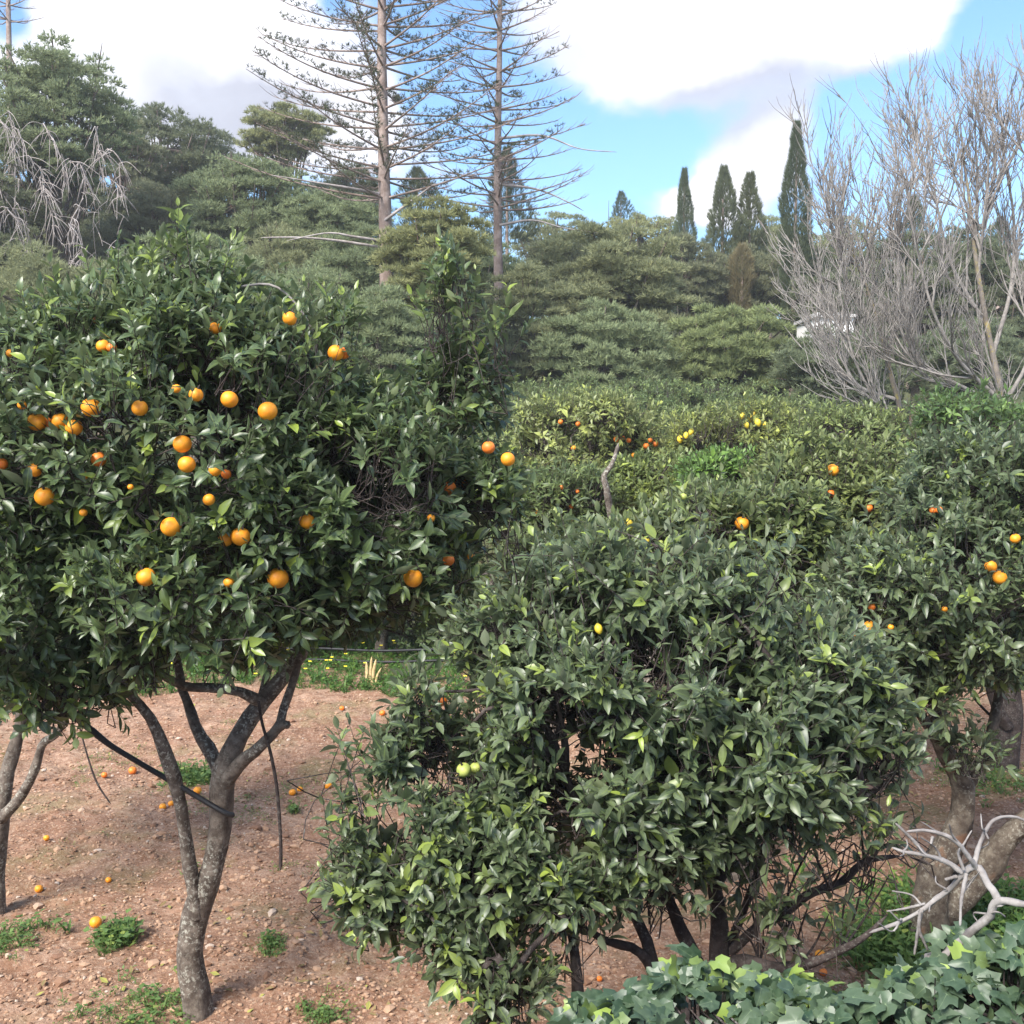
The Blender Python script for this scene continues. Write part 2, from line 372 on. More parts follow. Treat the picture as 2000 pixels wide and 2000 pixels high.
def connect(b, nodes, r, rad0=.0035, reach=.16):
    # every shoot grows from the nearest branch node, or from a neighbouring shoot that sits nearer to one
    n = len(b); tgt = np.empty(b.shape); dn = np.empty(n)
    for s in range(0, n, 1500):
        d = ((b[s:s + 1500, None] - nodes[None]) ** 2).sum(-1); k = np.argmin(d, 1); tgt[s:s + 1500] = nodes[k]; dn[s:s + 1500] = np.sqrt(d[np.arange(len(k)), k])
    far = np.where(dn > reach)[0]
    for s in range(0, len(far), 800):
        q = far[s:s + 800]; d = ((b[q, None] - b[None]) ** 2).sum(-1); d[dn[None] > dn[q, None] - .04] = 1e9; k = np.argmin(d, 1)
        ok = d[np.arange(len(k)), k] < dn[q] ** 2; tgt[q[ok]] = b[k[ok]]
    ln = np.linalg.norm(b - tgt, axis=1); keep = ln < .6; b, tgt, ln = b[keep], tgt[keep], ln[keep]
    mid = (b * .5 + tgt * .5) + r.normal(0, .10, b.shape) * ln[:, None]; mid[:, 2] -= .06 * ln
    P = np.stack([tgt, mid, b], 1); rad = np.tile([rad0 * 1.4, rad0 * 1.1, rad0], (len(P), 1))
    return tubes(P, rad, 3)
def branch_nodes(limbs, targets, r, n_pts=8):
    # secondary branches from the limbs out to chosen points of the crown
    L = np.vstack([spline(l, 14)[4:, :3] for l in limbs]); Ps = []
    for tgt in targets:
        c = L[np.argsort(((L - tgt) ** 2).sum(1) + r.random(len(L)) * .05)[r.integers(0, 3)]]
        mid1 = c + (tgt - c) * .35 + r.normal(0, .05, 3) + np.array([0, 0, .03]); mid2 = c + (tgt - c) * .7 + r.normal(0, .05, 3)
        Ps.append(spline(np.stack([c, mid1, mid2, tgt]), n_pts))
    return np.stack(Ps)

# ------------------------------------------------------------------ fruit
def fruit_mesh(name, m, lemon=False):
    nu, nv = 20, 14; vs = []; fs = []
    for j in range(nv + 1):
        th = math.pi * j / nv
        for i in range(nu):
            ph = 2 * math.pi * i / nu; x, y, z = math.sin(th) * math.cos(ph), math.sin(th) * math.sin(ph), math.cos(th)
            k = 1 + .012 * math.sin(5 * ph) * math.sin(th)
            if lemon: z *= 1.25 + .22 * abs(z) ** 6
            else: z *= .95; z -= .06 * math.exp(-(th / .3) ** 2)
            vs.append((x * k, y * k, z))
    for j in range(nv):
        for i in range(nu): fs.append((j * nu + i, (j + 1) * nu + i, (j + 1) * nu + (i + 1) % nu, j * nu + (i + 1) % nu))
    me = bpy.data.meshes.new(name); me.from_pydata(vs, [], fs); me.polygons.foreach_set('use_smooth', [True] * len(fs)); me.materials.append(m); me.update()
    return me
FR = {'o': fruit_mesh('orange_fruit', M_orange), 'd': fruit_mesh('orange_fruit_deep', M_orange_d), 'y': fruit_mesh('lemon_fruit', M_lemon, True), 'g': fruit_mesh('unripe_fruit', M_green)}
st_v, st_f = limb_mesh([(0, 0, .75, .16), (0, 0, .98, .13), (.1, .03, 1.5, .09)], 8, 6)
ST = bpy.data.meshes.new('stalk'); ST.from_pydata([tuple(v) for v in st_v], [], st_f); ST.materials.append(M_bark_dark)
def fruit(p, r, kind='o', parent=None, stalk=True):
    nm = {'o': 'orange_fruit', 'd': 'orange_fruit', 'y': 'lemon_fruit', 'g': 'unripe_fruit'}[kind]
    o = bpy.data.objects.new(nm, FR[kind]); C.objects.link(o); o.location = [float(v) for v in p]; o.scale = (r, r, r)
    o.rotation_euler = (rng.uniform(-.4, .4), rng.uniform(-.4, .4), rng.uniform(0, 6))
    if parent is not None:
        o.parent = parent; o.location = Vector([float(v) for v in p]) - parent.location
        if stalk:
            s = bpy.data.objects.new('stalk', ST); C.objects.link(s); s.parent = o
    return o

# ================================================================== THE GROUND
def axis(lo, hi, dlo, dhi, fine, grow=1.18):
    a = list(np.arange(dlo, dhi, fine)); s = fine; x = dhi
    while x < hi: a.append(x); s *= grow; x += s
    s = fine; x = dlo
    while x > lo: s *= grow; x -= s; a.insert(0, x)
    return np.array(a)
gx, gy = axis(-600, 600, -5.2, 5.6, .045), axis(1.9, 900, 5.0, 17.0, .05)
gy = gy[gy >= 2.3]
X, Y = np.meshgrid(gx, gy); Z = ground_z(X, Y)
nx, ny = len(gx), len(gy); idx = np.arange(nx * ny).reshape(ny, nx)
gf = np.stack([idx[:-1, :-1], idx[:-1, 1:], idx[1:, 1:], idx[1:, :-1]], -1).reshape(-1, 4)
m, t, b, out = mat('orchard_soil'); pos = t.new('ShaderNodeTexCoord').outputs['Object']
c = t.mix(t.ramp(t.noise(pos, 1.1, 4), .35, .65), (.29, .162, .105), (.41, .265, .185))
c = t.mix(t.ramp(t.noise(pos, 9, 6, .7), .35, .68), c, (.20, .105, .062))
c = t.mix(t.math('MULTIPLY', t.ramp(t.noise(pos, 34, 5, .75), .50, .66), .75), c, (.50, .37, .27))
sy = t.new('ShaderNodeSeparateXYZ'); t.l.new(pos, sy.inputs[0])
gr = t.ramp(t.noise(pos, .7, 5, .65), .50, .68, 0, .45)
c = t.mix(gr, c, (.17, .17, .07))
c = t.mix(t.ramp(sy.outputs[1], 15.0, 19.0, 0, .9), c, (.07, .09, .035))
t.l.new(c, b.inputs['Base Color']); b.inputs['Roughness'].default_value = .95; b.inputs['Specular IOR Level'].default_value = .15
bp = t.new('ShaderNodeBump'); bp.inputs['Strength'].default_value = .9; bp.inputs['Distance'].default_value = .03
t.l.new(t.noise(pos, 26, 8, .7), bp.inputs['Height']); t.l.new(bp.outputs[0], b.inputs['Normal'])
tag(obj('ground', np.stack([X, Y, Z], -1).reshape(-1, 3), gf, m), kind='structure')

# clods and pebbles lying on the soil
def lumps(n, r):
    ico = bpy.data.meshes.new('tmp'); import bmesh; bm = bmesh.new(); bmesh.ops.create_icosphere(bm, subdivisions=1, radius=1); bm.to_mesh(ico); bm.free()
    v = np.array([x.co for x in ico.vertices]); f = np.array([list(p.vertices) for p in ico.polygons]); bpy.data.meshes.remove(ico)
    y = 4.5 + 13 * r.random(n) ** 1.4; x = r.uniform(-.56, .56, n) * y * 1.0
    s = r.uniform(.005, .018, n) * (1 + (r.random(n) < .06) * r.uniform(.5, 1.8, n))
    z = ground_z(x, y) + s * .15
    sc3 = np.stack([s * r.uniform(.7, 1.4, n), s * r.uniform(.7, 1.4, n), s * r.uniform(.4, .8, n)], 1)
    k = len(v); jit = 1 + r.uniform(-.28, .28, (n, k))
    P = np.stack([x, y, z], 1)[:, None] + v[None] * sc3[:, None] * jit[:, :, None]
    col = np.zeros((n, k, 4)); col[:, :, 0] = r.random(n)[:, None]; col[:, :, 3] = 1
    return P.reshape(-1, 3), (f[None] + (np.arange(n) * k)[:, None, None]).reshape(-1, 3), col.reshape(-1, 4)
m, t, b, out = mat('clod_soil'); at = t.new('ShaderNodeAttribute', attribute_name='leafc'); s_ = t.new('ShaderNodeSeparateColor'); t.l.new(at.outputs[0], s_.inputs[0])
c = t.mix(t.ramp(s_.outputs[0], 0, .75), (.21, .11, .065), (.38, .24, .155)); c = t.mix(t.ramp(s_.outputs[0], .93, .99), c, (.46, .37, .30))
t.l.new(c, b.inputs['Base Color']); b.inputs['Roughness'].default_value = .95
v, f, a = lumps(42000, rng); tag(obj('soil_clods', v, f, m, attr=a, smooth=False), kind='stuff', label='loose reddish clods and pebbles strewn over the tilled soil')

n = 3600; ly = 4.8 + 11 * rng.random(n) ** 1.3; lx = rng.uniform(-.56, .56, n) * ly; ok = fbm(lx * .8, ly * .8, 3, 90) + rng.normal(0, .12, n) > .02; lx, ly = lx[ok], ly[ok]; n = len(lx)
M_litter = leaf_mat('dry_leaves', (.13, .075, .04), (.30, .20, .10), (.32, .30, .08), (.2, .15, .1), .8, .1, spec=.2)
az = rng.uniform(0, 6.28, n); v, f, a = leaves(np.column_stack([lx, ly, ground_z(lx, ly) + .012]), np.column_stack([np.cos(az), np.sin(az), rng.normal(0, .15, n)]), np.column_stack([rng.normal(0, .3, (n, 2)), np.ones(n)]), rng.uniform(.03, .085, n), rng.uniform(-.4, .8, n), (rng.random(n) < .15) * 1.0, 1)
tag(obj('leaf_litter', v, f, M_litter, attr=a), kind='stuff', label='dry brown leaves fallen on the soil under the trees')
# ------------------------------------------------------------------ weeds and grass
def weed_patch(name, xy, h, r, label, kind=None, per=9, yellow=.1, cat=None, group=None, color=(1, 1, 1, 1), broad=True):
    n = len(xy); h = h * r.uniform(.35, 1.1, n) ** 1.5; z = ground_z(xy[:, 0], xy[:, 1]); o = np.array([xy[:, 0].mean(), xy[:, 1].mean(), z.min()])
    base = np.repeat(np.column_stack([xy, z]), per, 0) + np.column_stack([r.normal(0, .025, (n * per, 2)), np.zeros(n * per)])
    hh = np.repeat(h, per) * r.uniform(.4, 1.1, n * per); d = unit(np.column_stack([r.normal(0, .6, (n * per, 2)), np.ones(n * per)]))
    nrm = rand_dirs(n * per, r)
    A = leaves(base - o, d, nrm, hh, r.uniform(.1, .8, n * per), (r.random(n * per) < yellow) * r.random(n * per), 'blade', r.uniform(.6, 1.4, n * per), r)
    parts = [A]
    if broad:
        k = per; top = base + d * hh[:, None] * .75
        B = leaves(top - o, unit(np.column_stack([r.normal(0, 1, (len(top), 2)), np.full(len(top), .3)])), np.tile([0, 0, 1.0], (len(top), 1)) + rand_dirs(len(top), r) * .4,
                   np.clip(hh * .45, .015, .06), r.uniform(0, .4, len(top)), (r.random(len(top)) < yellow) * r.random(len(top)), 1, r.uniform(1.2, 2.2, len(top)), r)
        parts.append(B)
    V = np.vstack([p[0] for p in parts]); off = len(parts[0][0]); Fq = np.vstack([parts[0][1]] + [p[1] + off for p in parts[1:]]); At = np.vstack([p[2] for p in parts])
    ob = obj(name, V, Fq, M_weed, attr=At, loc=[float(q) for q in o]); ob.color = color
    return tag(ob, label, cat, group, kind)
r1 = np.random.default_rng(21)
# sparse seedlings over the soil
cand = np.column_stack([r1.uniform(-.55, .55, 30000), 4.5 + 12 * r1.random(30000) ** 1.2]); cand[:, 0] *= cand[:, 1]
dens = fbm(cand[:, 0] * .9, cand[:, 1] * .9, 4, 31); cand = cand[dens > .34 - .05 * r1.random(len(cand))][:2200]
weed_patch('sparse_weeds', cand, r1.uniform(.02, .07, len(cand)), r1, 'sparse low green seedlings scattered over the red soil', 'stuff', 5, .3, color=(1.15, 1.0, .9, 1))
# thick strip of weeds at the far edge of the soil
st = np.column_stack([r1.uniform(-6, 7, 5200), 15.2 + 3.4 * r1.random(5200)]); st[:, 1] += .5 * np.sin(st[:, 0] * 1.3)
weed_patch('weed_strip', st, r1.uniform(.08, .26, len(st)), r1, 'thick bright green strip of weeds along the far edge of the soil', 'stuff', 7, .25, color=(.55, .72, .5, 1))
for (px, py, w_, n_, h_, lab) in [
        (226, 1838, .14, 50, .20, 'leafy green weed clump beside a fallen orange left of the trunk'),
        (20, 1835, .30, 60, .13, 'low dark green weeds at the foot of the left edge trunk'),
        (280, 1975, .45, 90, .10, 'spreading patch of pale grass just left of the nearest trunk base'),
        (535, 1850, .12, 35, .10, 'small grey green thistle rosette right of the near trunk'),
        (625, 1990, .16, 40, .09, 'pale blue green rosette at the bottom edge of the photo'),
        (385, 1520, .28, 90, .22, 'dark leafy weeds growing right behind the fork of the near trunk'),
        (575, 1585, .015, 10, .17, 'tiny upright seedling below the fallen oranges at centre left'),
        (1760, 1870, .42, 210, .30, 'tall bright green grass clump at the foot of the leaning trunk'),
        (1700, 1850, .14, 70, .10, 'low round green clover patch left of the tall grass clump'),
        (1950, 1530, .6, 100, .18, 'green weeds in front of the dark trunk at the right edge')]:
    g = G(px, py); xy = g[:2] + r1.normal(0, w_ * .45, (n_, 2))
    weed_patch('weed_clump', xy, r1.uniform(.5, 1.1, n_) * h_, r1, lab, None, 10, .12, 'weed', 'weed clumps on the soil')
# yellow flowers in the strip
n = 110; fx, fy = r1.uniform(-5.5, 6, n), 15.4 + 2.6 * r1.random(n); fz = ground_z(fx, fy) + r1.uniform(.15, .36, n)
M_fl = plain_mat('yellow_petals', (.75, .62, .03), (.85, .72, .06), 10, .7)
pp = np.repeat(np.column_stack([fx, fy, fz]), 5, 0); az = np.tile(np.arange(5) * 1.257, n)
v, f, a = leaves(pp, np.column_stack([np.cos(az), np.sin(az), np.full(len(az), .5)]), np.tile([0, -.5, 1.0], (len(az), 1)), np.full(len(az), .035), np.zeros(len(az)), np.zeros(len(az)), 1, np.full(len(az), 1.6))
tag(obj('yellow_flowers', v, f, M_fl, attr=a), kind='stuff', label='small yellow flowers among the far weed strip')

# ================================================================== CITRUS TREES
def px_lobe(px, py, rx, ry, d, rd):     # an ellipsoid of foliage measured in the photo, at distance d with depth radius rd
    c = W(px, py, d); k = min(.10, .004 * d + .07); return (*c, max(rx / PM(d) - k, .06), max(rd - k, .08), max(ry / PM(d) - k, .06))
def front(lobes, px, py, dflt):          # distance where the measured ray first enters the crown
    r_ = ray(px, py); best = 1e9
    for L in lobes:
        L = np.array(L); o = (CAM - L[:3]) / L[3:]; d = r_ / L[3:]; A, B, Cc = d @ d, 2 * o @ d, o @ o - 1; D = B * B - 4 * A * Cc
        if D > 0:
            s = (-B - math.sqrt(D)) / 2 / A
            if s > 0: best = min(best, s)
    return best if best < 1e8 else dflt
def pl(pts, d0=None):                    # limb points (px, py, width px, d) -> x, y, z, radius
    return [(*W(p[0], p[1], p[3]), p[2] / PM(p[3]) / 2) for p in pts]
def citrus(name, label, cat, lobes, limbs, nshoot, fruits=(), leaf=.105, nl=8, m_leaf=None, m_bark=None, seed=1, young=.1, detail=2, n_sec=50, group=None, dflt=6, up=.55, extra=None, L=.14, droop=0.0, twig_r=.0032, inner=.1, lo=.7, clearp=.86, gap=.34, gs=1.7):
    r = np.random.default_rng(seed); m_leaf = m_leaf or M_leaf; m_bark = m_bark or M_bark
    base = np.array(limbs[0][0][:3]); T = thing(name, label, cat, base, group)
    fr = []
    for q in fruits:
        px, py, rp, k = q[:4]; d = front(lobes, px, py, dflt) + (.055 if len(q) < 5 else q[4] + .02); fr.append((W(px, py, d), rp / PM(d), k))
    nodesrc = []
    for i, l in enumerate(limbs):
        v, f = limb_mesh(np.array(l), 14 if i == 0 else 10, 30 if i == 0 else 22, .12, seed + i)
        obj('trunk' if i == 0 else 'limb', v - base, f, m_bark, T); nodesrc.append(np.array(l))
    p, n = shell_points(lobes, nshoot, r, lo, 1.04, inner)
    ok = p[:, 2] > ground_z(p[:, 0], p[:, 1]) + .15
    hole = fbm(p[:, 0] * gs + seed, p[:, 2] * gs, 3, 60) + fbm(p[:, 1] * gs + 7, p[:, 2] * gs + p[:, 0] * gs * .6, 3, 61); ok &= hole > -gap
    p, n = p[ok], n[ok]
    sec = branch_nodes(nodesrc, p[r.choice(len(p), n_sec)] , r); rad = np.linspace(.016, .005, sec.shape[1])[None] * r.uniform(.7, 1.3, (n_sec, 1))
    nodes = sec[:, 2:].reshape(-1, 3)
    (v, f, a), tw = shoots(p, n, r, nl, L, leaf, young, detail, up, 1.0, [(c, rr, clearp if k != 'h' else .5) for c, rr, k in fr], droop)
    obj('foliage', v - base, f, m_leaf, T, a)
    if extra: (v, f, a), tw2 = shoots(*extra(r)); obj('foliage', v - base, f, m_leaf, T, a); tw = np.vstack([tw, tw2])
    parts = [tubes(sec, rad, 6), tubes(tw, np.tile([twig_r, twig_r * .8, twig_r * .4], (len(tw), 1)), 3), connect(tw[:, 0], nodes, r, twig_r)]
    v, f = merge(parts); obj('twigs', v - base, f, M_bark_dark, T)
    for c, rr, k in fr: fruit(c, rr, 'o' if k == 'h' else k, T)
    return T

# --- the near orange tree on the left
D0 = 6.5
main_lobes = [px_lobe(420, 900, 330, 320, 6.4, 1.2), px_lobe(170, 880, 290, 260, 6.4, 1.05), px_lobe(70, 1130, 260, 190, 6.2, .95), px_lobe(400, 1110, 330, 180, 6.3, 1.1), px_lobe(360, 690, 180, 130, 6.4, .8),
              px_lobe(690, 960, 230, 230, 6.5, .95), px_lobe(780, 1110, 190, 120, 6.5, .75), px_lobe(850, 850, 105, 160, 6.7, .45), px_lobe(860, 680, 55, 80, 6.7, .2), px_lobe(935, 740, 70, 100, 6.7, .35), px_lobe(570, 850, 140, 130, 6.5, .6),
              px_lobe(330, 600, 75, 60, 6.4, .35), px_lobe(160, 670, 130, 90, 6.4, .5), px_lobe(410, 580, 70, 55, 6.4, .3), px_lobe(130, 1330, 140, 95, 6.1, .5), px_lobe(330, 1255, 200, 60, 6.2, .6), px_lobe(960, 960, 65, 100, 6.5, .35), px_lobe(20, 700, 120, 90, 6.4, .5), px_lobe(640, 1180, 130, 70, 6.3, .5), px_lobe(750, 950, 150, 140, 6.0, .6), px_lobe(560, 1010, 140, 120, 5.9, .5)]
main_limbs = [pl([(391, 2040, 78, 6.55), (384, 1960, 66, 6.55), (370, 1873, 60, 6.55), (385, 1780, 62, 6.55), (414, 1700, 50, 6.5), (430, 1614, 48, 6.5), (435, 1521, 58, 6.5), (455, 1459, 46, 6.5), (497, 1390, 40, 6.55), (549, 1324, 34, 6.6), (590, 1270, 30, 6.65), (612, 1180, 24, 6.7), (640, 1020, 16, 6.7)]),
              pl([(385, 1790, 34, 6.5), (372, 1700, 32, 6.45), (362, 1630, 30, 6.4), (350, 1562, 30, 6.35), (331, 1495, 32, 6.3), (303, 1417, 26, 6.25), (265, 1368, 22, 6.2), (200, 1300, 18, 6.15), (120, 1180, 12, 6.1)]),
              pl([(437, 1540, 30, 6.55), (414, 1474, 32, 6.6), (388, 1433, 26, 6.65), (370, 1381, 24, 6.7), (352, 1330, 20, 6.75), (340, 1200, 16, 6.8), (350, 1000, 12, 6.7)]),
              pl([(440, 1530, 34, 6.45), (470, 1490, 30, 6.4), (507, 1459, 26, 6.35), (543, 1420, 24, 6.35), (556, 1375, 20, 6.4), (578, 1314, 18, 6.4), (600, 1230, 16, 6.4), (700, 1100, 12, 6.3)]),
              pl([(535, 1430, 22, 6.35), (552, 1416, 20, 6.33), (566, 1416, 17, 6.32)]),
              pl([(510, 1372, 30, 6.5), (470, 1352, 24, 6.4), (425, 1345, 22, 6.35), (362, 1340, 20, 6.3), (310, 1314, 18, 6.2), (270, 1290, 15, 6.1), (200, 1200, 10, 6.0)]),
              pl([(500, 1400, 20, 6.6), (525, 1300, 17, 6.7), (545, 1200, 14, 6.8), (500, 1000, 11, 6.8), (470, 800, 8, 6.7)]),
              pl([(610, 1200, 18, 6.6), (700, 1150, 15, 6.6), (790, 1050, 12, 6.6), (860, 850, 9, 6.7), (872, 650, 6, 6.7)])]
MF = [(566, 622, 14, 'o', -.05), (421, 641, 12, 'o'), (183, 625, 8, 'd'), (201, 676, 13, 'o'), (218, 679, 10, 'd', .1), (656, 689, 16, 'o'), (671, 690, 12, 'd', .08), (178, 796, 19, 'o', 0), (71, 824, 18, 'o'), (90, 826, 12, 'd', .08), (117, 822, 16, 'o', 0), (144, 835, 17, 'o'), (273, 797, 16, 'h'), (383, 771, 14, 'h'), (344, 759, 9, 'h'), (448, 780, 17, 'o'), (523, 803, 19, 'o', 0),
      (356, 867, 18, 'o'), (365, 907, 17, 'o'), (420, 918, 13, 'o'), (442, 926, 10, 'd', .1), (193, 897, 15, 'd', .1), (68, 918, 14, 'o'), (164, 929, 9, 'o'), (3, 906, 12, 'd', .1), (87, 970, 19, 'o', -.02), (408, 976, 12, 'o'), (255, 951, 6, 'h'), (334, 1029, 20, 'o', -.02), (470, 1048, 19, 'o', -.02), (441, 1053, 15, 'o', .06), (600, 1018, 16, 'h'), (285, 1127, 19, 'o', -.02), (543, 1129, 21, 'o'), (447, 1137, 11, 'h'),
      (807, 1129, 19, 'o', -.02), (876, 1094, 12, 'd'), (920, 1087, 8, 'h'), (902, 941, 15, 'o'), (876, 953, 15, 'd', .06), (992, 897, 14, 'o', -.03), (954, 874, 13, 'd', .1), (842, 1012, 8, 'h'), (163, 1001, 8, 'h'), (43, 791, 9, 'h'), (20, 690, 8, 'h')]
def main_extra(r):
    sp_ = [(345, 530, 22, 45, 12), (300, 560, 20, 30, 8), (255, 555, 25, 30, 8), (200, 590, 30, 30, 8), (415, 555, 25, 28, 9), (455, 575, 20, 25, 6), (870, 560, 26, 55, 14), (845, 600, 30, 40, 10), (905, 640, 25, 50, 8), (680, 640, 25, 30, 7), (640, 640, 15, 25, 4), 
           (980, 665, 20, 30, 8), (985, 960, 25, 30, 8), (1005, 1000, 20, 25, 6), (60, 650, 40, 25, 8), (130, 610, 30, 25, 6), (530, 660, 25, 30, 6), (590, 680, 25, 25, 5), (370, 490, 8, 12, 2)]
    s = np.vstack([[W(x + r.normal(0, a * .6), y + r.uniform(-1, 1) * b, 6.4 + r.normal(0, .12)) for _ in range(k)] for x, y, a, b, k in sp_])
    return s, np.tile([0, 0, .8], (len(s), 1)) + r.normal(0, .25, (len(s), 3)), r, 9, .20, .098, .5, 2, .7
main_limbs = [[(a, b_, c_, r_ * .88) for a, b_, c_, r_ in l] for l in main_limbs]
T_main = citrus('orange_tree', 'nearest orange tree, laden with oranges on a grey forked trunk at left', 'orange tree', main_lobes, main_limbs, 7200, MF, .094, 8, M_leaf, M_bark, 11, .11, 2, 100, 'citrus trees of the orchard', extra=main_extra, gap=.42)
# long bare shoot arching over the crown
v, f = limb_mesh(pl([(470, 560, 5, 6.3), (520, 555, 5, 6.3), (555, 570, 4.5, 6.3), (590, 610, 5, 6.3), (615, 660, 6, 6.35), (620, 740, 7, 6.4)]), 6, 16)
obj('limb', v - np.array(T_main.location), f, M_twig, T_main)['label'] = 'thin pale bare shoot arching above the crown'

# --- orange tree at the left edge
le_lobes = [px_lobe(-60, 1180, 200, 190, 8.3, 1.0), px_lobe(60, 1290, 130, 90, 8.0, .6), px_lobe(-40, 960, 200, 240, 8.6, 1.0)]
le_limbs = [pl([(-8, 1830, 44, 8.1), (-6, 1700, 34, 8.1), (0, 1604, 34, 8.1), (15, 1510, 28, 8.1), (31, 1450, 24, 8.1), (41, 1380, 20, 8.1), (20, 1200, 14, 8.2)]),
            pl([(0, 1600, 24, 8.0), (36, 1562, 22, 7.95), (67, 1505, 19, 7.9), (83, 1454, 17, 7.9), (114, 1428, 14, 7.85), (150, 1360, 10, 7.8)]),
            pl([(-10, 1640, 22, 8.2), (-50, 1500, 20, 8.3), (-80, 1300, 14, 8.3)])]
citrus('orange_tree', 'orange tree cut by the left edge, its lichened trunk forking low', 'orange tree', le_lobes, le_limbs, 1300, [(3, 1255, 8, 'd')], .10, 8, M_leaf, M_bark, 12, .07, 2, 30, 'citrus trees of the orchard')

# --- the low bushy citrus tree in front
bl = [px_lobe(1240, 1310, 290, 160, 5.1, .75), px_lobe(1060, 1380, 190, 130, 5.0, .5), px_lobe(850, 1460, 110, 70, 4.9, .3), px_lobe(1180, 1540, 240, 140, 5.0, .6), px_lobe(1430, 1430, 270, 170, 5.0, .7), px_lobe(840, 1650, 175, 125, 4.8, .35), px_lobe(790, 1750, 130, 95, 4.8, .3), px_lobe(900, 1800, 130, 110, 4.75, .3), px_lobe(1010, 1700, 180, 110, 4.7, .4), px_lobe(940, 1840, 110, 70, 4.6, .3),
      px_lobe(1560, 1300, 170, 120, 5.1, .5), px_lobe(1040, 1230, 180, 110, 5.2, .5), px_lobe(1260, 1140, 200, 90, 5.2, .45), px_lobe(1240, 1680, 170, 80, 4.9, .4), px_lobe(745, 1560, 100, 75, 4.9, .25), px_lobe(1350, 1600, 180, 90, 5.0, .4), px_lobe(860, 1540, 150, 90, 4.85, .3), px_lobe(800, 1480, 90, 60, 4.9, .25), px_lobe(1000, 1560, 140, 100, 4.9, .35), px_lobe(720, 1680, 70, 90, 4.8, .2), px_lobe(1100, 1720, 160, 90, 4.75, .35), px_lobe(820, 1370, 55, 60, 4.9, .2), px_lobe(1500, 1540, 160, 75, 4.95, .4),
      px_lobe(1650, 1530, 110, 65, 4.95, .3), px_lobe(980, 1930, 110, 70, 4.5, .3), px_lobe(1640, 1400, 110, 90, 5.0, .3), px_lobe(1530, 1800, 32, 40, 4.9, .1), px_lobe(1130, 1830, 90, 60, 4.7, .2), px_lobe(1430, 1190, 140, 90, 5.1, .4), px_lobe(1080, 1160, 140, 90, 5.6, .5), px_lobe(1180, 1250, 150, 90, 5.7, .5), px_lobe(700, 1740, 45, 60, 4.8, .2), px_lobe(1290, 1745, 90, 40, 4.9, .25), px_lobe(1720, 1480, 90, 70, 4.95, .25), px_lobe(1690, 1360, 80, 80, 5.1, .3), px_lobe(900, 1570, 140, 80, 4.9, .3), px_lobe(960, 1440, 120, 80, 5.2, .3)]
bb = [pl([(1410, 2420, 70, 5.1), (1408, 2100, 56, 5.1), (1412, 1960, 48, 5.1), (1405, 1880, 44, 5.1), (1405, 1790, 34, 5.1), (1395, 1700, 28, 5.1), (1415, 1500, 22, 5.1), (1400, 1300, 14, 5.1)]),
      pl([(1410, 1890, 32, 5.05), (1450, 1878, 28, 5.0), (1510, 1890, 26, 4.95), (1570, 1884, 21, 4.9), (1630, 1862, 17, 4.85), (1690, 1828, 12, 4.8), (1730, 1790, 8, 4.8)]),
      pl([(1425, 1860, 22, 5.1), (1480, 1812, 19, 5.08), (1530, 1785, 20, 5.1), (1580, 1745, 18, 5.06), (1640, 1725, 17, 5.1), (1690, 1682, 13, 5.1), (1760, 1672, 7, 5.1)]),
      pl([(1400, 1950, 36, 5.1), (1345, 1850, 30, 5.0), (1320, 1790, 24, 5.0), (1290, 1700, 20, 5.0), (1240, 1500, 15, 5.0)]),
      pl([(1395, 2050, 34, 5.0), (1310, 1950, 28, 4.95), (1250, 1860, 20, 4.9), (1180, 1835, 15, 4.9), (1050, 1760, 10, 4.8)]),
      pl([(1270, 2200, 36, 4.9), (1280, 1950, 30, 4.9), (1265, 1850, 26, 4.95), (1245, 1800, 22, 5.0), (1140, 1600, 17, 5.0), (1060, 1400, 11, 5.0)]),
      pl([(1130, 2200, 34, 4.7), (1130, 1980, 24, 4.7), (1125, 1900, 22, 4.7), (1100, 1780, 17, 4.8), (960, 1620, 12, 4.8)]),
      pl([(930, 2010, 18, 4.4), (960, 1965, 16, 4.4), (1010, 1890, 14, 4.45), (1060, 1830, 12, 4.5), (1095, 1815, 8, 4.5)]),
      pl([(1405, 1720, 22, 5.0), (1470, 1560, 17, 5.0), (1510, 1440, 16, 4.85), (1560, 1370, 10, 4.8)]),
      pl([(1420, 1860, 18, 5.2), (1475, 1720, 15, 5.2), (1530, 1560, 13, 5.3), (1640, 1420, 10, 5.3)])]
rbz = np.random.default_rng(3)
for k in range(16):
    sx, sy = [(1480, 1885), (1560, 1885), (1640, 1860), (1530, 1785), (1620, 1738), (1690, 1700)][k % 6]; ex, ey = sx + rbz.uniform(-60, 130), sy - rbz.uniform(60, 200)
    bb.append(pl([(sx, sy, 5.5, 5.0), (sx * .6 + ex * .4 + rbz.uniform(-15, 15), sy * .6 + ey * .4, 4.5, 5.0 + rbz.uniform(-.1, .1)), (ex, ey, 2.5, 5.0 + rbz.uniform(-.2, .2))]))
base_n = 10
def bush_extra(r):
    s = []
    for _ in range(46):
        x = r.uniform(1020, 1600); y = 1045 + abs(x - 1290) * .25 + r.uniform(-35, 60); s.append(W(x, y, 5.2 + r.normal(0, .2)))
    for _ in range(60): s.append(W(r.uniform(1400, 1760), r.uniform(1560, 1700), 5.0 + r.normal(0, .15)))
    for _ in range(22): s.append(W(r.uniform(1430, 1640), r.uniform(1700, 1850), 5.0 + r.normal(0, .12)))
    for _ in range(26): s.append(W(r.uniform(640, 720), r.uniform(1480, 1780), 4.9 + r.normal(0, .12)))
    s = np.array(s); return s, np.tile([0, 0, .5], (len(s), 1)) + r.normal(0, .5, (len(s), 3)), r, 7, .19, .088, .3, 2, .5
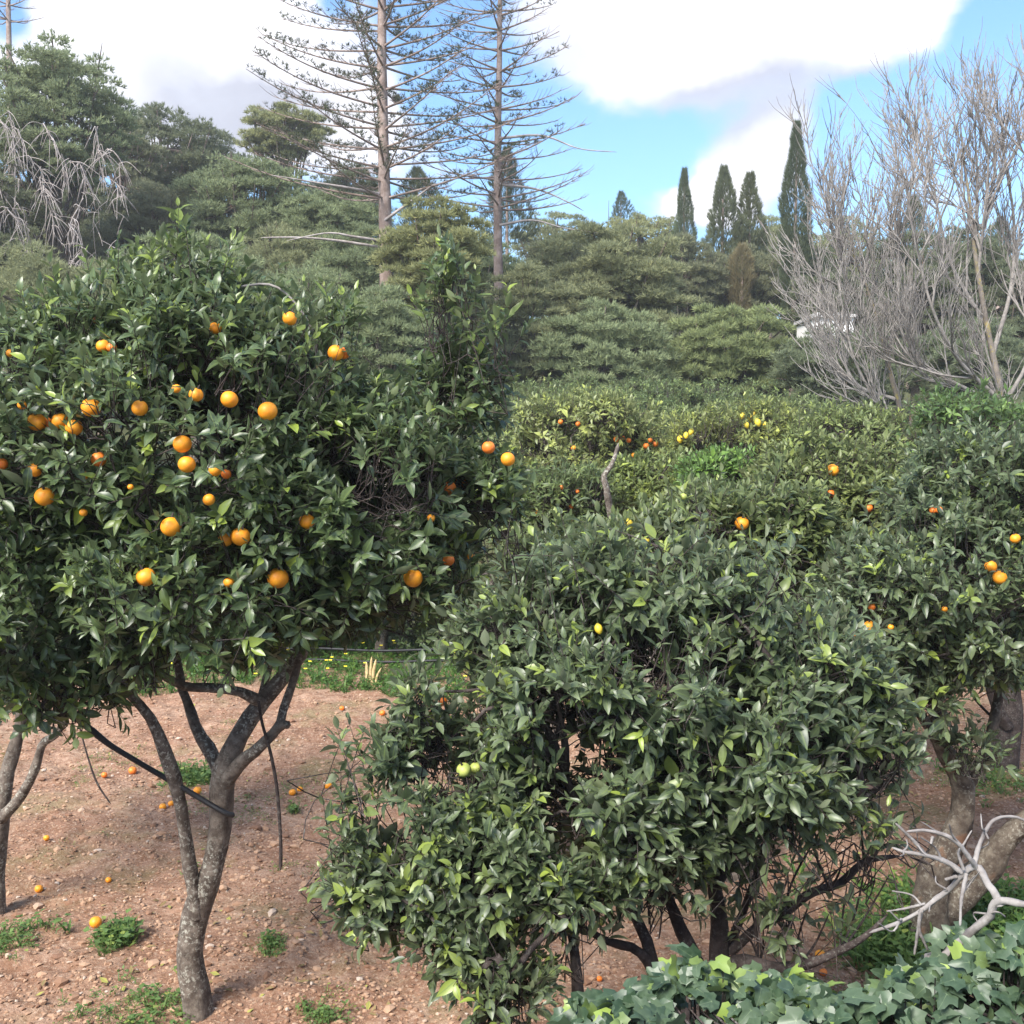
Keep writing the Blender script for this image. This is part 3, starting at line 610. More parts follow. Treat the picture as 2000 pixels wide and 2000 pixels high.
BF = [(906, 1504, 15, 'g', -.03), (929, 1500, 12, 'g', -.03), (838, 1403, 15, 'g', -.03), (1173, 1800, 9, 'g'), (1210, 1755, 7, 'g'), (1468, 1897, 17, 'o', .0), (865, 1370, 9, 'd', .1), (1169, 1228, 8, 'y'), (860, 1740, 7, 'g')]
citrus('lemon_tree', 'low bushy citrus tree with big grey green leaves, filling the lower right', 'citrus tree', bl, bb, 7600, BF, .084, 7, M_leaf_b, M_bark_dark, 13, .10, 2, 110, 'citrus trees of the orchard', dflt=4.95, up=.5, L=.14, twig_r=.003, lo=.6, inner=.06, gap=.21, gs=4.0, extra=bush_extra)

# --- leaning old tree at right
rl = [px_lobe(1850, 1160, 230, 200, 7.6, 1.0), px_lobe(1990, 1050, 200, 230, 7.8, 1.0), px_lobe(1700, 1200, 140, 150, 7.4, .7), px_lobe(1780, 1350, 120, 60, 7.3, .45), px_lobe(1960, 1280, 110, 60, 7.4, .5), px_lobe(1880, 960, 150, 130, 8.0, .7), px_lobe(1900, 1470, 80, 40, 7.2, .25)]
rb = [pl([(1822, 1890, 90, 7.5), (1812, 1800, 76, 7.5), (1825, 1715, 66, 7.5), (1855, 1650, 56, 7.5), (1882, 1590, 46, 7.5), (1880, 1530, 42, 7.5), (1862, 1490, 38, 7.5), (1832, 1440, 32, 7.5), (1830, 1330, 22, 7.5), (1860, 1150, 14, 7.6)]),
      pl([(1830, 1790, 70, 7.55), (1880, 1740, 68, 7.55), (1925, 1700, 60, 7.5), (1955, 1648, 50, 7.45), (1985, 1615, 42, 7.4), (2040, 1560, 30, 7.4), (2080, 1400, 20, 7.5)]),
      pl([(1878, 1560, 28, 7.5), (1930, 1450, 22, 7.5), (1960, 1300, 16, 7.6), (1980, 1100, 10, 7.7)]),
      pl([(1850, 1480, 24, 7.45), (1790, 1380, 18, 7.4), (1740, 1280, 12, 7.3)])]
RF = [(1983, 1052, 10, 'o'), (1935, 1106, 12, 'o'), (1953, 1128, 14, 'o'), (1822, 997, 7, 'd'), (1834, 996, 7, 'd'), (1702, 1185, 8, 'd'), (1698, 1223, 11, 'o'), (1673, 1240, 6, 'd'), (1764, 962, 7, 'g'), (1845, 1190, 6, 'h'), (1740, 1225, 6, 'h')]
citrus('orange_tree', 'orange tree on a thick leaning trunk at the right edge behind the dead branch', 'orange tree', rl, rb, 2700, RF, .092, 8, M_leaf_b, M_bark_old, 14, .08, 2, 60, 'citrus trees of the orchard', lo=.6)
# --- dark trunked tree behind it
dl = [px_lobe(2020, 1130, 170, 200, 11.6, 1.0), px_lobe(1900, 880, 150, 130, 11.4, .9), px_lobe(2010, 900, 160, 160, 11.6, 1.0), px_lobe(1870, 820, 90, 70, 11.2, .6)]
db = [pl([(1962, 1535, 62, 11.6), (1963, 1474, 50, 11.6), (1972, 1380, 46, 11.6), (1975, 1300, 40, 11.6), (1990, 1150, 26, 11.6), (1960, 950, 12, 11.5)]), pl([(1966, 1420, 24, 11.5), (1935, 1350, 18, 11.4), (1925, 1280, 14, 11.3), (1900, 1000, 9, 11.3)])]
TB = citrus('orange_tree', 'bright green citrus tree with a dark trunk at the right edge, its crown tallest there', 'orange tree', dl, db, 1700, [], .092, 8, M_leaf_m, M_bark_dark, 15, .10, 2, 40, 'citrus trees of the orchard', lo=.6, twig_r=.004)
for ch in TB.children:
    if ch.name.startswith('foliage'): ch.color = (.62, .88, .62, 1)

# --- middle rows, each tree its own crown
def mid_tree(label, px, py, rx, ry, d, nshoot, color, fruits=(), seed=0, name='orange_tree', cat='orange tree', leaf=.10, rd=None, bare=None, young=.12, detail=1, extra_lobes=()):
    r = np.random.default_rng(seed); rd = rd or rx / PM(d) * .8
    lobes = [px_lobe(px, py, rx, ry, d, rd)]
    for k in range(6):
        a = r.uniform(0, 6.28); lobes.append(px_lobe(px + math.cos(a) * rx * .6, py + r.uniform(-.6, .5) * ry, rx * r.uniform(.32, .55), ry * r.uniform(.35, .55), d + math.sin(a) * rd * .6 - .1, rd * .5))
    lobes += [px_lobe(*e) for e in extra_lobes]
    c = W(px, py, d); gz = float(ground_z(c[0], d)); b0 = np.array([c[0] + r.uniform(-.2, .2), d, gz - .05]); hh = c[2] - gz
    limbs = [[(*b0, .11), (*(b0 + [.05, 0, hh * .35]), .085), (*(b0 + [0, .05, hh * .7]), .06), (*(c + [0, 0, .2]), .03)]]
    for k in range(3):
        a = k * 2.1 + r.uniform(0, .6); tip = c + np.array([math.cos(a) * rx / PM(d) * .7, math.sin(a) * rd * .7, .2])
        limbs.append([(*(b0 + [0, 0, hh * .4]), .06), (*(b0 * .45 + tip * .55 + [0, 0, -.1]), .04), (*tip, .015)])
    if bare: limbs += [pl(bare)]
    T = citrus(name, label, cat, lobes, limbs, nshoot, fruits, leaf, 8, M_leaf_m, M_bark, seed, young, detail, 24, 'citrus trees of the orchard', dflt=d - rd, twig_r=.005, lo=.62)
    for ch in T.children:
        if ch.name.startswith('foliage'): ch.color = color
    return T
mid_tree('leafy orange tree just behind the bushy one, two oranges near its top edge', 1430, 1080, 210, 150, 8.6, 1500, (.86, .92, .80, 1), [(1449, 1022, 14, 'o'), (1420, 1079, 11, 'o'), (1228, 1025, 9, 'y'), (1335, 970, 7, 'g'), (1261, 1057, 8, 'y'), (1290, 1060, 6, 'g')], 31, detail=2, extra_lobes=[(1240, 1100, 150, 110, 8.4, .8), (1080, 1130, 120, 110, 8.3, .7)])
mid_tree('orange tree right of centre with one bright orange on its upper face', 1640, 1000, 210, 150, 10.2, 1500, (1.0, 1.02, .82, 1), [(1627, 918, 12, 'o', -.05), (1623, 965, 9, 'd', .05), (1696, 992, 9, 'd', .05), (1540, 1010, 6, 'h')], 32, detail=2)
mid_tree('pale yellowish orange tree dotted with small red fruit behind the crooked bare stem', 1150, 880, 160, 115, 17.0, 1500, (1.4, 1.36, 1.15, 1), [(1204, 858, 6, 'd'), (1216, 855, 5, 'd'), (1228, 860, 5, 'd'), (1262, 871, 6, 'd'), (1280, 867, 6, 'd'), (1238, 889, 5, 'o'), (1120, 875, 5, 'o'), (1129, 828, 5, 'd'), (1095, 824, 5, 'd'), (1270, 860, 5, 'd')], 33, leaf=.12, young=.25)
mid_tree('shaded orange tree sending up a crooked bare stem, small red fruit low down', 1090, 1000, 130, 90, 13.0, 900, (.8, .9, .75, 1), [(1097, 952, 5, 'd'), (1116, 990, 5, 'd'), (1113, 1014, 7, 'd'), (1128, 960, 4, 'd'), (1050, 1000, 5, 'h')], 34, bare=[(1205, 1060, 16, 11.9), (1192, 1000, 14, 11.8), (1184, 950, 13, 11.7), (1180, 930, 11, 11.7), (1196, 905, 9, 11.7), (1208, 866, 6, 11.8)])
mid_tree('yellow green lemon tree hung with a cluster of lemons', 1430, 890, 160, 95, 16.0, 1300, (1.3, 1.25, .95, 1), [(1466, 817, 6, 'y'), (1480, 825, 6, 'y'), (1450, 812, 5, 'y'), (1473, 808, 5, 'y'), (1340, 850, 5, 'y'), (1328, 857, 6, 'y'), (1350, 843, 5, 'y'), (1495, 830, 5, 'y'), (1458, 830, 5, 'y')], 35, 'lemon_tree', 'citrus tree', .12, young=.3)
mid_tree('small vivid green citrus tree between the paler crowns', 1400, 930, 90, 50, 12.6, 500, (.75, 1.1, .6, 1), [], 36, young=.35)
mid_tree('light green orange tree in front of the leafless trees', 1660, 880, 140, 90, 14.5, 1200, (1.15, 1.2, .98, 1), [(1660, 900, 5, 'h')], 37, young=.2)
mid_tree('dull green orange tree left of the lemon cluster', 1290, 960, 110, 75, 13.5, 900, (1.1, 1.15, .85, 1), [], 38, young=.2)
mid_tree('orange tree hiding behind the right side of the nearest crown', 1020, 900, 120, 150, 21.0, 900, (1.0, 1.05, .9, 1), [], 39, leaf=.13)
# dark hedge-like trees beyond the soil strip, seen under the nearest crown
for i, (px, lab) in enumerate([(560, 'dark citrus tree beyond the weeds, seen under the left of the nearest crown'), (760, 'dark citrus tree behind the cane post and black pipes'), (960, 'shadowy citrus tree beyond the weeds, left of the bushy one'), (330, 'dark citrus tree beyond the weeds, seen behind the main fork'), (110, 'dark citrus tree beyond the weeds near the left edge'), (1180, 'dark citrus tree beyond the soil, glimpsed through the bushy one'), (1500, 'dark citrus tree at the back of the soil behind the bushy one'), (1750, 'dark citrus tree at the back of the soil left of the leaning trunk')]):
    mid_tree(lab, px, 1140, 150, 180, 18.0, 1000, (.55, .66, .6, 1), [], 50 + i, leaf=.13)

# --- far orchard: three trees, copied in rows
def copy_tree(o):
    c = o.copy(); C.objects.link(c)
    for ch in list(o.children):
        k = ch.copy(); C.objects.link(k); k.parent = c
        for g in list(ch.children): q = g.copy(); C.objects.link(q); q.parent = k
    return c
protos = []
far = [(1050, 775, 28, 'pale crowned citrus tree at the left of the far orchard row'), (1180, 765, 33, 'far citrus tree above the crooked bare stem'), (1300, 762, 34, 'far dark green citrus tree in the middle of the back row'), (1420, 770, 33, 'far citrus tree behind the lemon cluster'), (1530, 782, 31, 'far citrus tree left of the leafless trees'),
       (1620, 800, 28, 'citrus tree at the foot of the leafless trees'), (1250, 748, 42, 'citrus tree at the very top edge of the orchard, left of centre'), (1370, 752, 42, 'citrus tree at the very top edge of the orchard, in the middle'), (1480, 764, 41, 'citrus tree at the very top edge of the orchard, to the right'), (1130, 750, 42, 'citrus tree at the top edge of the orchard below the big pine'),
       (1020, 756, 40, 'citrus tree at the top edge of the orchard beside the nearest crown'), (1360, 815, 24, 'citrus tree in the second far row above the lemon tree'), (1560, 830, 22, 'citrus tree in the second far row left of the leafless pair'), (1240, 812, 24, 'citrus tree in the second far row behind the pale one'), (1730, 850, 20, 'citrus tree below the left leafless trunk'), (1830, 850, 18, 'citrus tree below the right leafless trunk'),
       (1960, 830, 22, 'citrus tree behind the bright green crown at the right edge')]
for i, (px, top, d, lab) in enumerate(far):
    top -= 14
    if i < 3:
        c = mid_tree(lab, px, top + 1.9 * PM(d), 1.9 * PM(d), 1.9 * PM(d), d, 1700, (1, 1, 1, 1), [], 70 + i, leaf=.15, detail=1)
        protos.append((c, d, W(px, top, d)[2]))
    else:
        src, sd, sz = protos[i % 3]; c = copy_tree(src); p = W(px, top, d); c.location = (p[0], d, src.location.z + p[2] - sz); c.rotation_euler.z = r1.uniform(0, 6.28); c['label'] = lab
    tint = [(1.1, 1.15, 1.0), (.85, .98, .85), (1.0, 1.07, .9), (1.2, 1.18, 1.05)][[3, 1, 1, 2, 0, 2, 1, 1, 1, 1, 1, 0, 0, 3, 0, 2, 0][i]]
    for ch in c.children:
        if ch.name.startswith('foliage'): ch.color = (*tint, 1)

# ================================================================== BACKGROUND TREES
def tuft_mesh(p, n, r, per=7, length=.28, width=.42, up=.35, jit=.8, young=.12, dark=0.0):
    m = len(p); P = np.repeat(p, per, 0); D = unit(np.repeat(n, per, 0) + rand_dirs(m * per, r) * jit + np.array([0, 0, up]))
    yg = np.repeat((r.random(m) < young) * r.random(m), per)
    v, f, a = leaves(P, D, rand_dirs(m * per, r), length * r.uniform(.6, 1.25, m * per), r.uniform(-.2, .2, m * per), yg, 'blade', np.full(m * per, width * r.uniform(.8, 1.2)), r)
    a = a.reshape(m, -1, 4); a[:, :, 0] = a[:, :, 0] * .35 + (r.random(m) * .65)[:, None]; a = a.reshape(-1, 4)
    return v, f, a
def pine(name, label, cat, px, top, bot, wpx, d, seed, color, nclump=46, ntuft=5200, group='pines on the hillside', trunkmat=None, flat=.62, trunk_px=None, tuft=.30, clump=.21, cover=.78, zsk=.75, dead=None, lean=0, sz=1.0, opened=0.0):
    r = np.random.default_rng(seed)
    ctop, cbot = W(px, top, d), W(px, bot, d); rz = (ctop[2] - cbot[2]) / 2; c = (ctop + cbot) / 2; rx = wpx / 2 / PM(d); ry = rx * .8
    bx = c[0] + (lean if trunk_px is None else (W(trunk_px, top, d)[0] - c[0])); gz = float(ground_z(bx, d)); base = np.array([bx, d, gz - .1]); T = thing(name, label, cat, base, group); nclump = int(nclump * 3.4); ntuft = int(ntuft * 1.5)
    u = rand_dirs(nclump, r); rad = r.uniform(.25, 1.0, nclump) ** .6
    cc = c + u * np.array([rx, ry, rz]) * rad[:, None] * .92
    cs = clump * .68 * min(rx, rz * 1.3) * r.uniform(.5, 1.5, nclump) * (1.2 - .4 * rad)
    cs = np.clip(cs, .35, None)
    i = r.choice(nclump, ntuft, p=cs ** 2 / (cs ** 2).sum()); w_ = rand_dirs(ntuft, r); w_[:, 2] = np.where(w_[:, 2] < .0, -w_[:, 2] * .8, w_[:, 2])
    rr = r.uniform(.55, 1.18, ntuft) * (1 + .5 * fbm(w_[:, 0] * 4 + i, w_[:, 1] * 4 + w_[:, 2] * 4, 2, 8))
    p = cc[i] + w_ * cs[i][:, None] * rr[:, None] * np.array([1.25, 1.25, flat]); 
    v, f, a = tuft_mesh(p, w_, r, 7, tuft * .82, 1.25 * sz)
    o = obj('crown', v - base, f, M_pine, T, a); o.color = (*color, 1)
    # trunk and limbs
    tp = np.array([[*base, .28], [*(base * .6 + c * .4 + [r.uniform(-.3, .3), 0, 0]), .22], [*(base * .25 + c * .75), .16], [*(c + [0, 0, rz * .5]), .06]]); tp[:, 3] *= max(.6, rx / 3.5)
    v, f = limb_mesh(tp, 8, 16, .06, seed); obj('trunk', v - base, f, trunkmat or M_bark_old, T)
    tr = spline(tp, 16)[5:15, :3]; k = min(nclump, 50); src = tr[r.integers(0, len(tr), k)]; tgt = cc[:k]
    mid = src * .5 + tgt * .5 + np.array([0, 0, -.15]) ; P = np.stack([src, mid, tgt, tgt + (tgt - mid) * .15], 1)
    v, f = tubes(P, np.tile([.09, .065, .035, .01], (k, 1)) * max(.6, rx / 3.5), 4); obj('limbs', v - base, f, trunkmat or M_bark_old, T)
    if dead: dead(T, base, r)
    return T
GR, GY, DK, BL, OL, TD = (1.12, 1.24, 1.02), (1.38, 1.32, .92), (.70, .74, .66), (.78, .86, .78), (1.24, 1.22, 1.0), (.95, .92, .84)
def dead_fans(starts, n=16, ln=2.6):
    def go(T, base, r):
        Ps, Rs = [], []
        for (px, py, d) in starts:
            s = W(px, py, d)
            q_ = r.uniform(.2, 1.1); main = np.array([s, s + [.3 * q_, 0, -.2 * ln], s + [.6 * q_, -.1, -.55 * ln], s + [.8 * q_, -.1, -.95 * ln]]) + r.normal(0, .2, (4, 3)); mp = spline(main, 9); Ps.append(mp); Rs.append(np.linspace(.032, .010, 9))
            for k in range(n):
                j = r.integers(0, 7); q = mp[j]; dirn = unit((np.array([r.uniform(-.6, .9), r.uniform(-.7, .3), r.uniform(-1.6, -.1)]))[None])[0]; L_ = r.uniform(.5, 1.6)
                Ps.append(spline(np.array([q, q + dirn * L_ * .5 + [0, 0, .08], q + dirn * L_ + [0, 0, -.18]]) + r.normal(0, .05, (3, 3)), 9)); Rs.append(np.linspace(.02, .007, 9))
                for _ in range(2):
                    q2 = Ps[-1][5] if _ else Ps[-2][5]; d2 = unit((dirn + r.normal(0, .5, 3))[None])[0]; Ps.append(spline(np.array([q2, q2 + d2 * L_ * .3, q2 + d2 * L_ * .55 + [0, 0, -.1]]), 9)); Rs.append(np.linspace(.017, .006, 9))
        v, f = tubes(np.stack(Ps), np.stack(Rs), 4); obj('dead_branches', v - base, f, M_dead2, T)['label'] = 'tangle of bare grey dead branches hanging under the crown'
    return go
fill = [(560, 430, 640, 230, 52), (700, 440, 640, 200, 50), (300, 350, 560, 220, 58), (130, 330, 560, 260, 61), (470, 500, 740, 230, 46), (30, 380, 600, 220, 57), (820, 520, 760, 200, 47), (930, 460, 640, 180, 56), (1100, 450, 640, 200, 58), (1560, 470, 640, 180, 64), (1870, 430, 640, 200, 66), (200, 560, 780, 260, 41)]
pine('pine_tree', 'tall pine at the left edge above a tangle of grey dead branches', 'pine', 110, 62, 420, 300, 52, 101, GR, 60, 9000, flat=.6, dead=dead_fans([(20, 215, 49.5), (60, 270, 49), (0, 330, 49), (100, 250, 49), (150, 300, 49), (190, 250, 50), (30, 420, 48), (80, 370, 48.5), (150, 420, 48.5), (0, 240, 49), (215, 300, 50)], 24, 2.8))
pine('pine_tree', 'pine cut by the left edge low behind the dead branches', 'pine', -20, 250, 620, 260, 50, 102, DK, 50, 6000)
pine('cypress_pine', 'dark green spreading conifer with a pale trunk left of the umbrella pine', 'conifer', 330, 200, 440, 240, 66, 103, DK, 50, 7000, flat=.8, trunkmat=M_arau, trunk_px=283)
pine('pine_tree', 'greyish thin pine between the left edge pine and the dark conifer', 'pine', 235, 205, 480, 170, 62, 104, TD, 44, 4500, trunkmat=M_arau)
pine('umbrella_pine', 'umbrella pine standing clear against the cloud left of the tall trunk', 'pine', 555, 205, 320, 200, 74, 105, GY, 40, 5600, flat=.5)
pine('pine_tree', 'broad soft green pine just below the umbrella pine', 'pine', 480, 300, 540, 290, 58, 106, GR, 60, 9000)
pine('pine_tree', 'rounded pine left behind the nearer bare araucaria trunk', 'pine', 655, 365, 530, 220, 56, 107, GR, 46, 6500)
pine('pine_tree', 'dark pine on the ridge behind the bare araucaria trunk', 'pine', 680, 320, 460, 190, 80, 108, DK, 40, 5000)
pine('pine_tree', 'yellowish round pine in front of both araucaria trunks', 'pine', 850, 384, 640, 235, 42, 109, GY, 50, 8500, flat=.55, tuft=.26)
pine('pine_tree', 'grey green pine mass at the left edge above the nearest crown', 'pine', 90, 470, 760, 380, 43, 110, OL, 60, 9000, tuft=.27)
pine('pine_tree', 'soft green pine directly above the top of the nearest crown', 'pine', 370, 440, 760, 330, 42, 111, GR, 60, 9000, tuft=.27)
pine('pine_tree', 'soft green pine below the lowest dead araucaria branch', 'pine', 600, 520, 800, 310, 38, 112, GR, 56, 8500, tuft=.25)
pine('pine_tree', 'low olive pine behind the right shoulder of the nearest crown', 'pine', 760, 560, 800, 210, 37, 113, GR, 44, 5500, tuft=.25)
pine('pine_tree', 'large layered pine in the centre below the blue sky', 'pine', 1190, 418, 800, 350, 50, 114, OL, 75, 14000, flat=.5, tuft=.3)
pine('pine_tree', 'lower pine left of the large layered one', 'pine', 1030, 500, 850, 220, 46, 115, OL, 50, 8000, flat=.5)
pine('pine_tree', 'low dark pine at the back of the orchard, centre', 'pine', 1180, 580, 880, 300, 45, 116, GR, 60, 9500, flat=.55)
pine('pine_tree', 'bright yellow green pine left of the leafless trees', 'pine', 1430, 575, 880, 280, 45.5, 117, (1.15, 1.25, .85), 50, 9500, flat=.5)
pine('pine_tree', 'shaded pine between the layered pine and the cypresses', 'pine', 1340, 440, 660, 160, 60, 118, TD, 44, 5000, flat=.7)
pine('pine_tree', 'pine on the ridge left of the slim cypress', 'pine', 1250, 412, 520, 200, 88, 119, GY, 40, 4500)
pine('pine_tree', 'small pine crown on the ridge below the second araucaria', 'pine', 1080, 415, 520, 200, 90, 120, OL, 40, 4000)
pine('pine_tree', 'pine on the ridge between the cypress pair and the tallest cypress', 'pine', 1510, 420, 560, 190, 86, 121, OL, 44, 4500)
pine('pine_tree', 'ridge pine behind the left leafless tree', 'pine', 1650, 425, 600, 230, 84, 122, OL, 46, 5500)
pine('pine_tree', 'dark pine behind the left leafless tree', 'pine', 1620, 520, 800, 230, 58, 123, DK, 50, 7000)
pine('pine_tree', 'dark pine behind the gap between the leafless trees', 'pine', 1790, 420, 800, 260, 60, 124, DK, 60, 9000)
pine('pine_tree', 'dark pine behind the right leafless tree at the edge', 'pine', 1960, 440, 800, 240, 58, 125, DK, 56, 8500)
pine('pine_tree', 'olive pine at the right edge low behind the leafless trees', 'pine', 1890, 620, 820, 240, 48, 126, BL, 44, 6000)
pine('pine_tree', 'pine low behind the thick of the left leafless tree', 'pine', 1680, 640, 820, 200, 49, 127, BL, 44, 5500)
pine('pine_tree', 'ridge pine between the umbrella pine and the dark conifer', 'pine', 420, 250, 430, 160, 84, 128, DK, 40, 4200)
pine('pine_tree', 'dull pine low at the far left of the slope', 'pine', 160, 430, 620, 260, 56, 129, TD, 50, 6500)
pine('pine_tree', 'shaded pine under the tall dark cypresses', 'pine', 1450, 480, 660, 190, 62, 130, TD, 44, 5000, flat=.8)
for i, (fx_, ft_, fb_, fw_, fd_) in enumerate(fill):
    lab = ['pine low between the umbrella pine and the tall araucaria trunk', 'pine right behind the tall araucaria trunk, low down', 'soft pine under the dark conifer with the pale trunk', 'pine low behind the tangle of dead branches', 'pine filling the slope just above the bare arching shoot', 'pine at the left edge seen through the dead branches', 'pine low behind the yellowish round pine', 'pine right of the yellowish round pine under the bare araucaria', 'pine behind the top of the large layered pine', 'dark pine at the foot of the tallest cypress', 'dark pine behind the middle of the right leafless tree', 'low pine above the left shoulder of the nearest crown'][i]
    pine('pine_tree', lab, 'pine', fx_, ft_, fb_, fw_, fd_, 150 + i, [OL, GR, TD, DK, GR, OL, OL, GR, TD, DK, DK, OL][i], 46, 5000)
def cypress(label, px, top, bot, wpx, d, seed, color, n=5200, name='cypress_tree', cat='cypress', bumpy=.42, cone=.55, group='cypresses on the ridge', tuft=.32):
    r = np.random.default_rng(seed); a, b_ = W(px, top, d), W(px, bot, d); H = a[2] - b_[2]; rx = wpx / 2 / PM(d)
    gz = float(ground_z(a[0], d)); base = np.array([a[0], d, gz - .1]); T = thing(name, label, cat, base, group)
    t_ = r.random(n) ** .85; az = r.uniform(0, 6.28, n); prof = np.clip((t_ / cone), 0, 1) ** 1.0 * (1 - .25 * np.clip((t_ - .75) / .25, 0, 1))
    lump = 1 + bumpy * 2 * fbm(az * 1.3, t_ * H * 1.1, 3, seed)
    rad = rx * (.05 + .95 * prof) * lump * r.uniform(.75, 1.05, n) ** .5
    p = np.stack([a[0] + np.cos(az) * rad, d + np.sin(az) * rad, a[2] - t_ * H], 1); nn = np.stack([np.cos(az), np.sin(az), np.full(n, .9)], 1)
    v, f, at = tuft_mesh(p, nn, r, 6, tuft, .5, .6, .5, .05); o = obj('crown', v - base, f, M_pine, T, at); o.color = (*color, 1)
    v, f = limb_mesh([(*base, .22), (*(base * .5 + a * .5), .14), (*(a - [0, 0, .3]), .02)], 8, 12, .05, seed); obj('trunk', v - base, f, M_arau, T)
    return T
cypress('slim cypress standing alone left of the others on the ridge', 1337, 332, 560, 34, 76, 201, (.52, .62, .50))
cypress('cypress with a brownish top, left one of the close pair', 1413, 328, 620, 60, 66, 202, (.62, .66, .56), 7000, bumpy=.75, cone=.4)
cypress('open bumpy cypress, right one of the close pair', 1465, 340, 620, 72, 66, 203, (.66, .68, .56), 5600, bumpy=.95, cone=.7)
cypress('tallest cypress, a dark pointed column just left of the leafless trees', 1557, 240, 660, 46, 60, 204, (.42, .50, .42), 9000, bumpy=.3, cone=.35)
cypress('dead brown ivy covered trunk standing between the cypress pair', 1450, 480, 620, 32, 60, 205, (1.05, .80, .66), 2400, cone=.2)
cypress('tiny dark pointed conifer on the skyline in the centre', 1213, 376, 440, 42, 110, 206, (.38, .48, .42), 1500, name='small_conifer', cat='conifer', bumpy=.7, cone=.8)
cypress('dark conifer seen behind the second bare araucaria', 990, 290, 470, 92, 72, 207, (.32, .38, .30), 5200, name='dark_conifer', cat='conifer', bumpy=.9, cone=.9)
cypress('dark conifer behind the first araucaria, right of its trunk', 815, 330, 470, 92, 76, 208, (.36, .42, .32), 4200, name='dark_conifer', cat='conifer', bumpy=.9, cone=.7)
cypress('layered conifer peeking over the ridge between the leafless trees', 1785, 385, 480, 66, 74, 209, (.55, .58, .48), 2600, name='layered_conifer', cat='conifer', bumpy=1.0, cone=.9)
cypress('small layered conifer on the skyline at the right edge', 1955, 428, 500, 46, 76, 210, (.55, .58, .48), 1500, name='layered_conifer', cat='conifer', bumpy=1.0, cone=.9)

pine('evergreen_shrub', 'low dark shrub mass below the white house', 'shrub', 1625, 641, 800, 240, 42, 140, BL, 44, 5500, flat=.8, tuft=.24, group=None)
# wooded slope behind everything, reads as one mass
r2 = np.random.default_rng(77); n = 30000; fx = r2.uniform(-110, 120, n); fy = r2.uniform(88, 170, n); hb = 4.5 + 2.5 * fbm(fx * .12, fy * .12, 3, 40) * 2
sk = np.clip((fx + 5) / 30, 0, 1); hb = hb - 0 * sk
fz = ground_z(fx, fy) + hb * (1 - .15 * r2.random(n)); ok = (fz - 3.6) / fy < .188 + .05 * (fx < -8); fx, fy, fz = fx[ok], fy[ok], fz[ok]
P = np.repeat(np.column_stack([fx, fy, fz]), 4, 0) + r2.normal(0, 1.0, (len(fx) * 4, 3)) * [1, 1, .7]
v, f, a = tuft_mesh(P, np.tile([0, -.2, 1.0], (len(P), 1)), r2, 5, .75, .8, .3, 1.2)
o = obj('distant_wood', v, f, M_pine, attr=a); o.color = (.8, .88, .72, 1); tag(o, 'distant wooded slope closing the view behind the separate trees', kind='stuff')

def haze_box():
    x0, x1, y0, y1, z0, z1 = -610, 610, -30, 910, -3, 62
    v = np.array([[x, y, z] for x in (x0, x1) for y in (y0, y1) for z in (z0, z1)], float); f = np.array([(0, 1, 3, 2), (4, 6, 7, 5), (0, 4, 5, 1), (2, 3, 7, 6), (0, 2, 6, 4), (1, 5, 7, 3)])
    m = bpy.data.materials.new('haze_air'); m.use_nodes = True; t = NT(m.node_tree); t.n.clear(); o = t.new('ShaderNodeOutputMaterial'); p = t.new('ShaderNodeVolumePrincipled')
    p.inputs['Color'].default_value = (.95, .96, 1.0, 1); p.inputs['Density'].default_value = .0008; p.inputs['Anisotropy'].default_value = .2; t.l.new(p.outputs[0], o.inputs['Volume'])
    tag(obj('haze', v, f, m, smooth=False), 'thin pale air softening the wooded slope', kind='stuff')
haze_box()
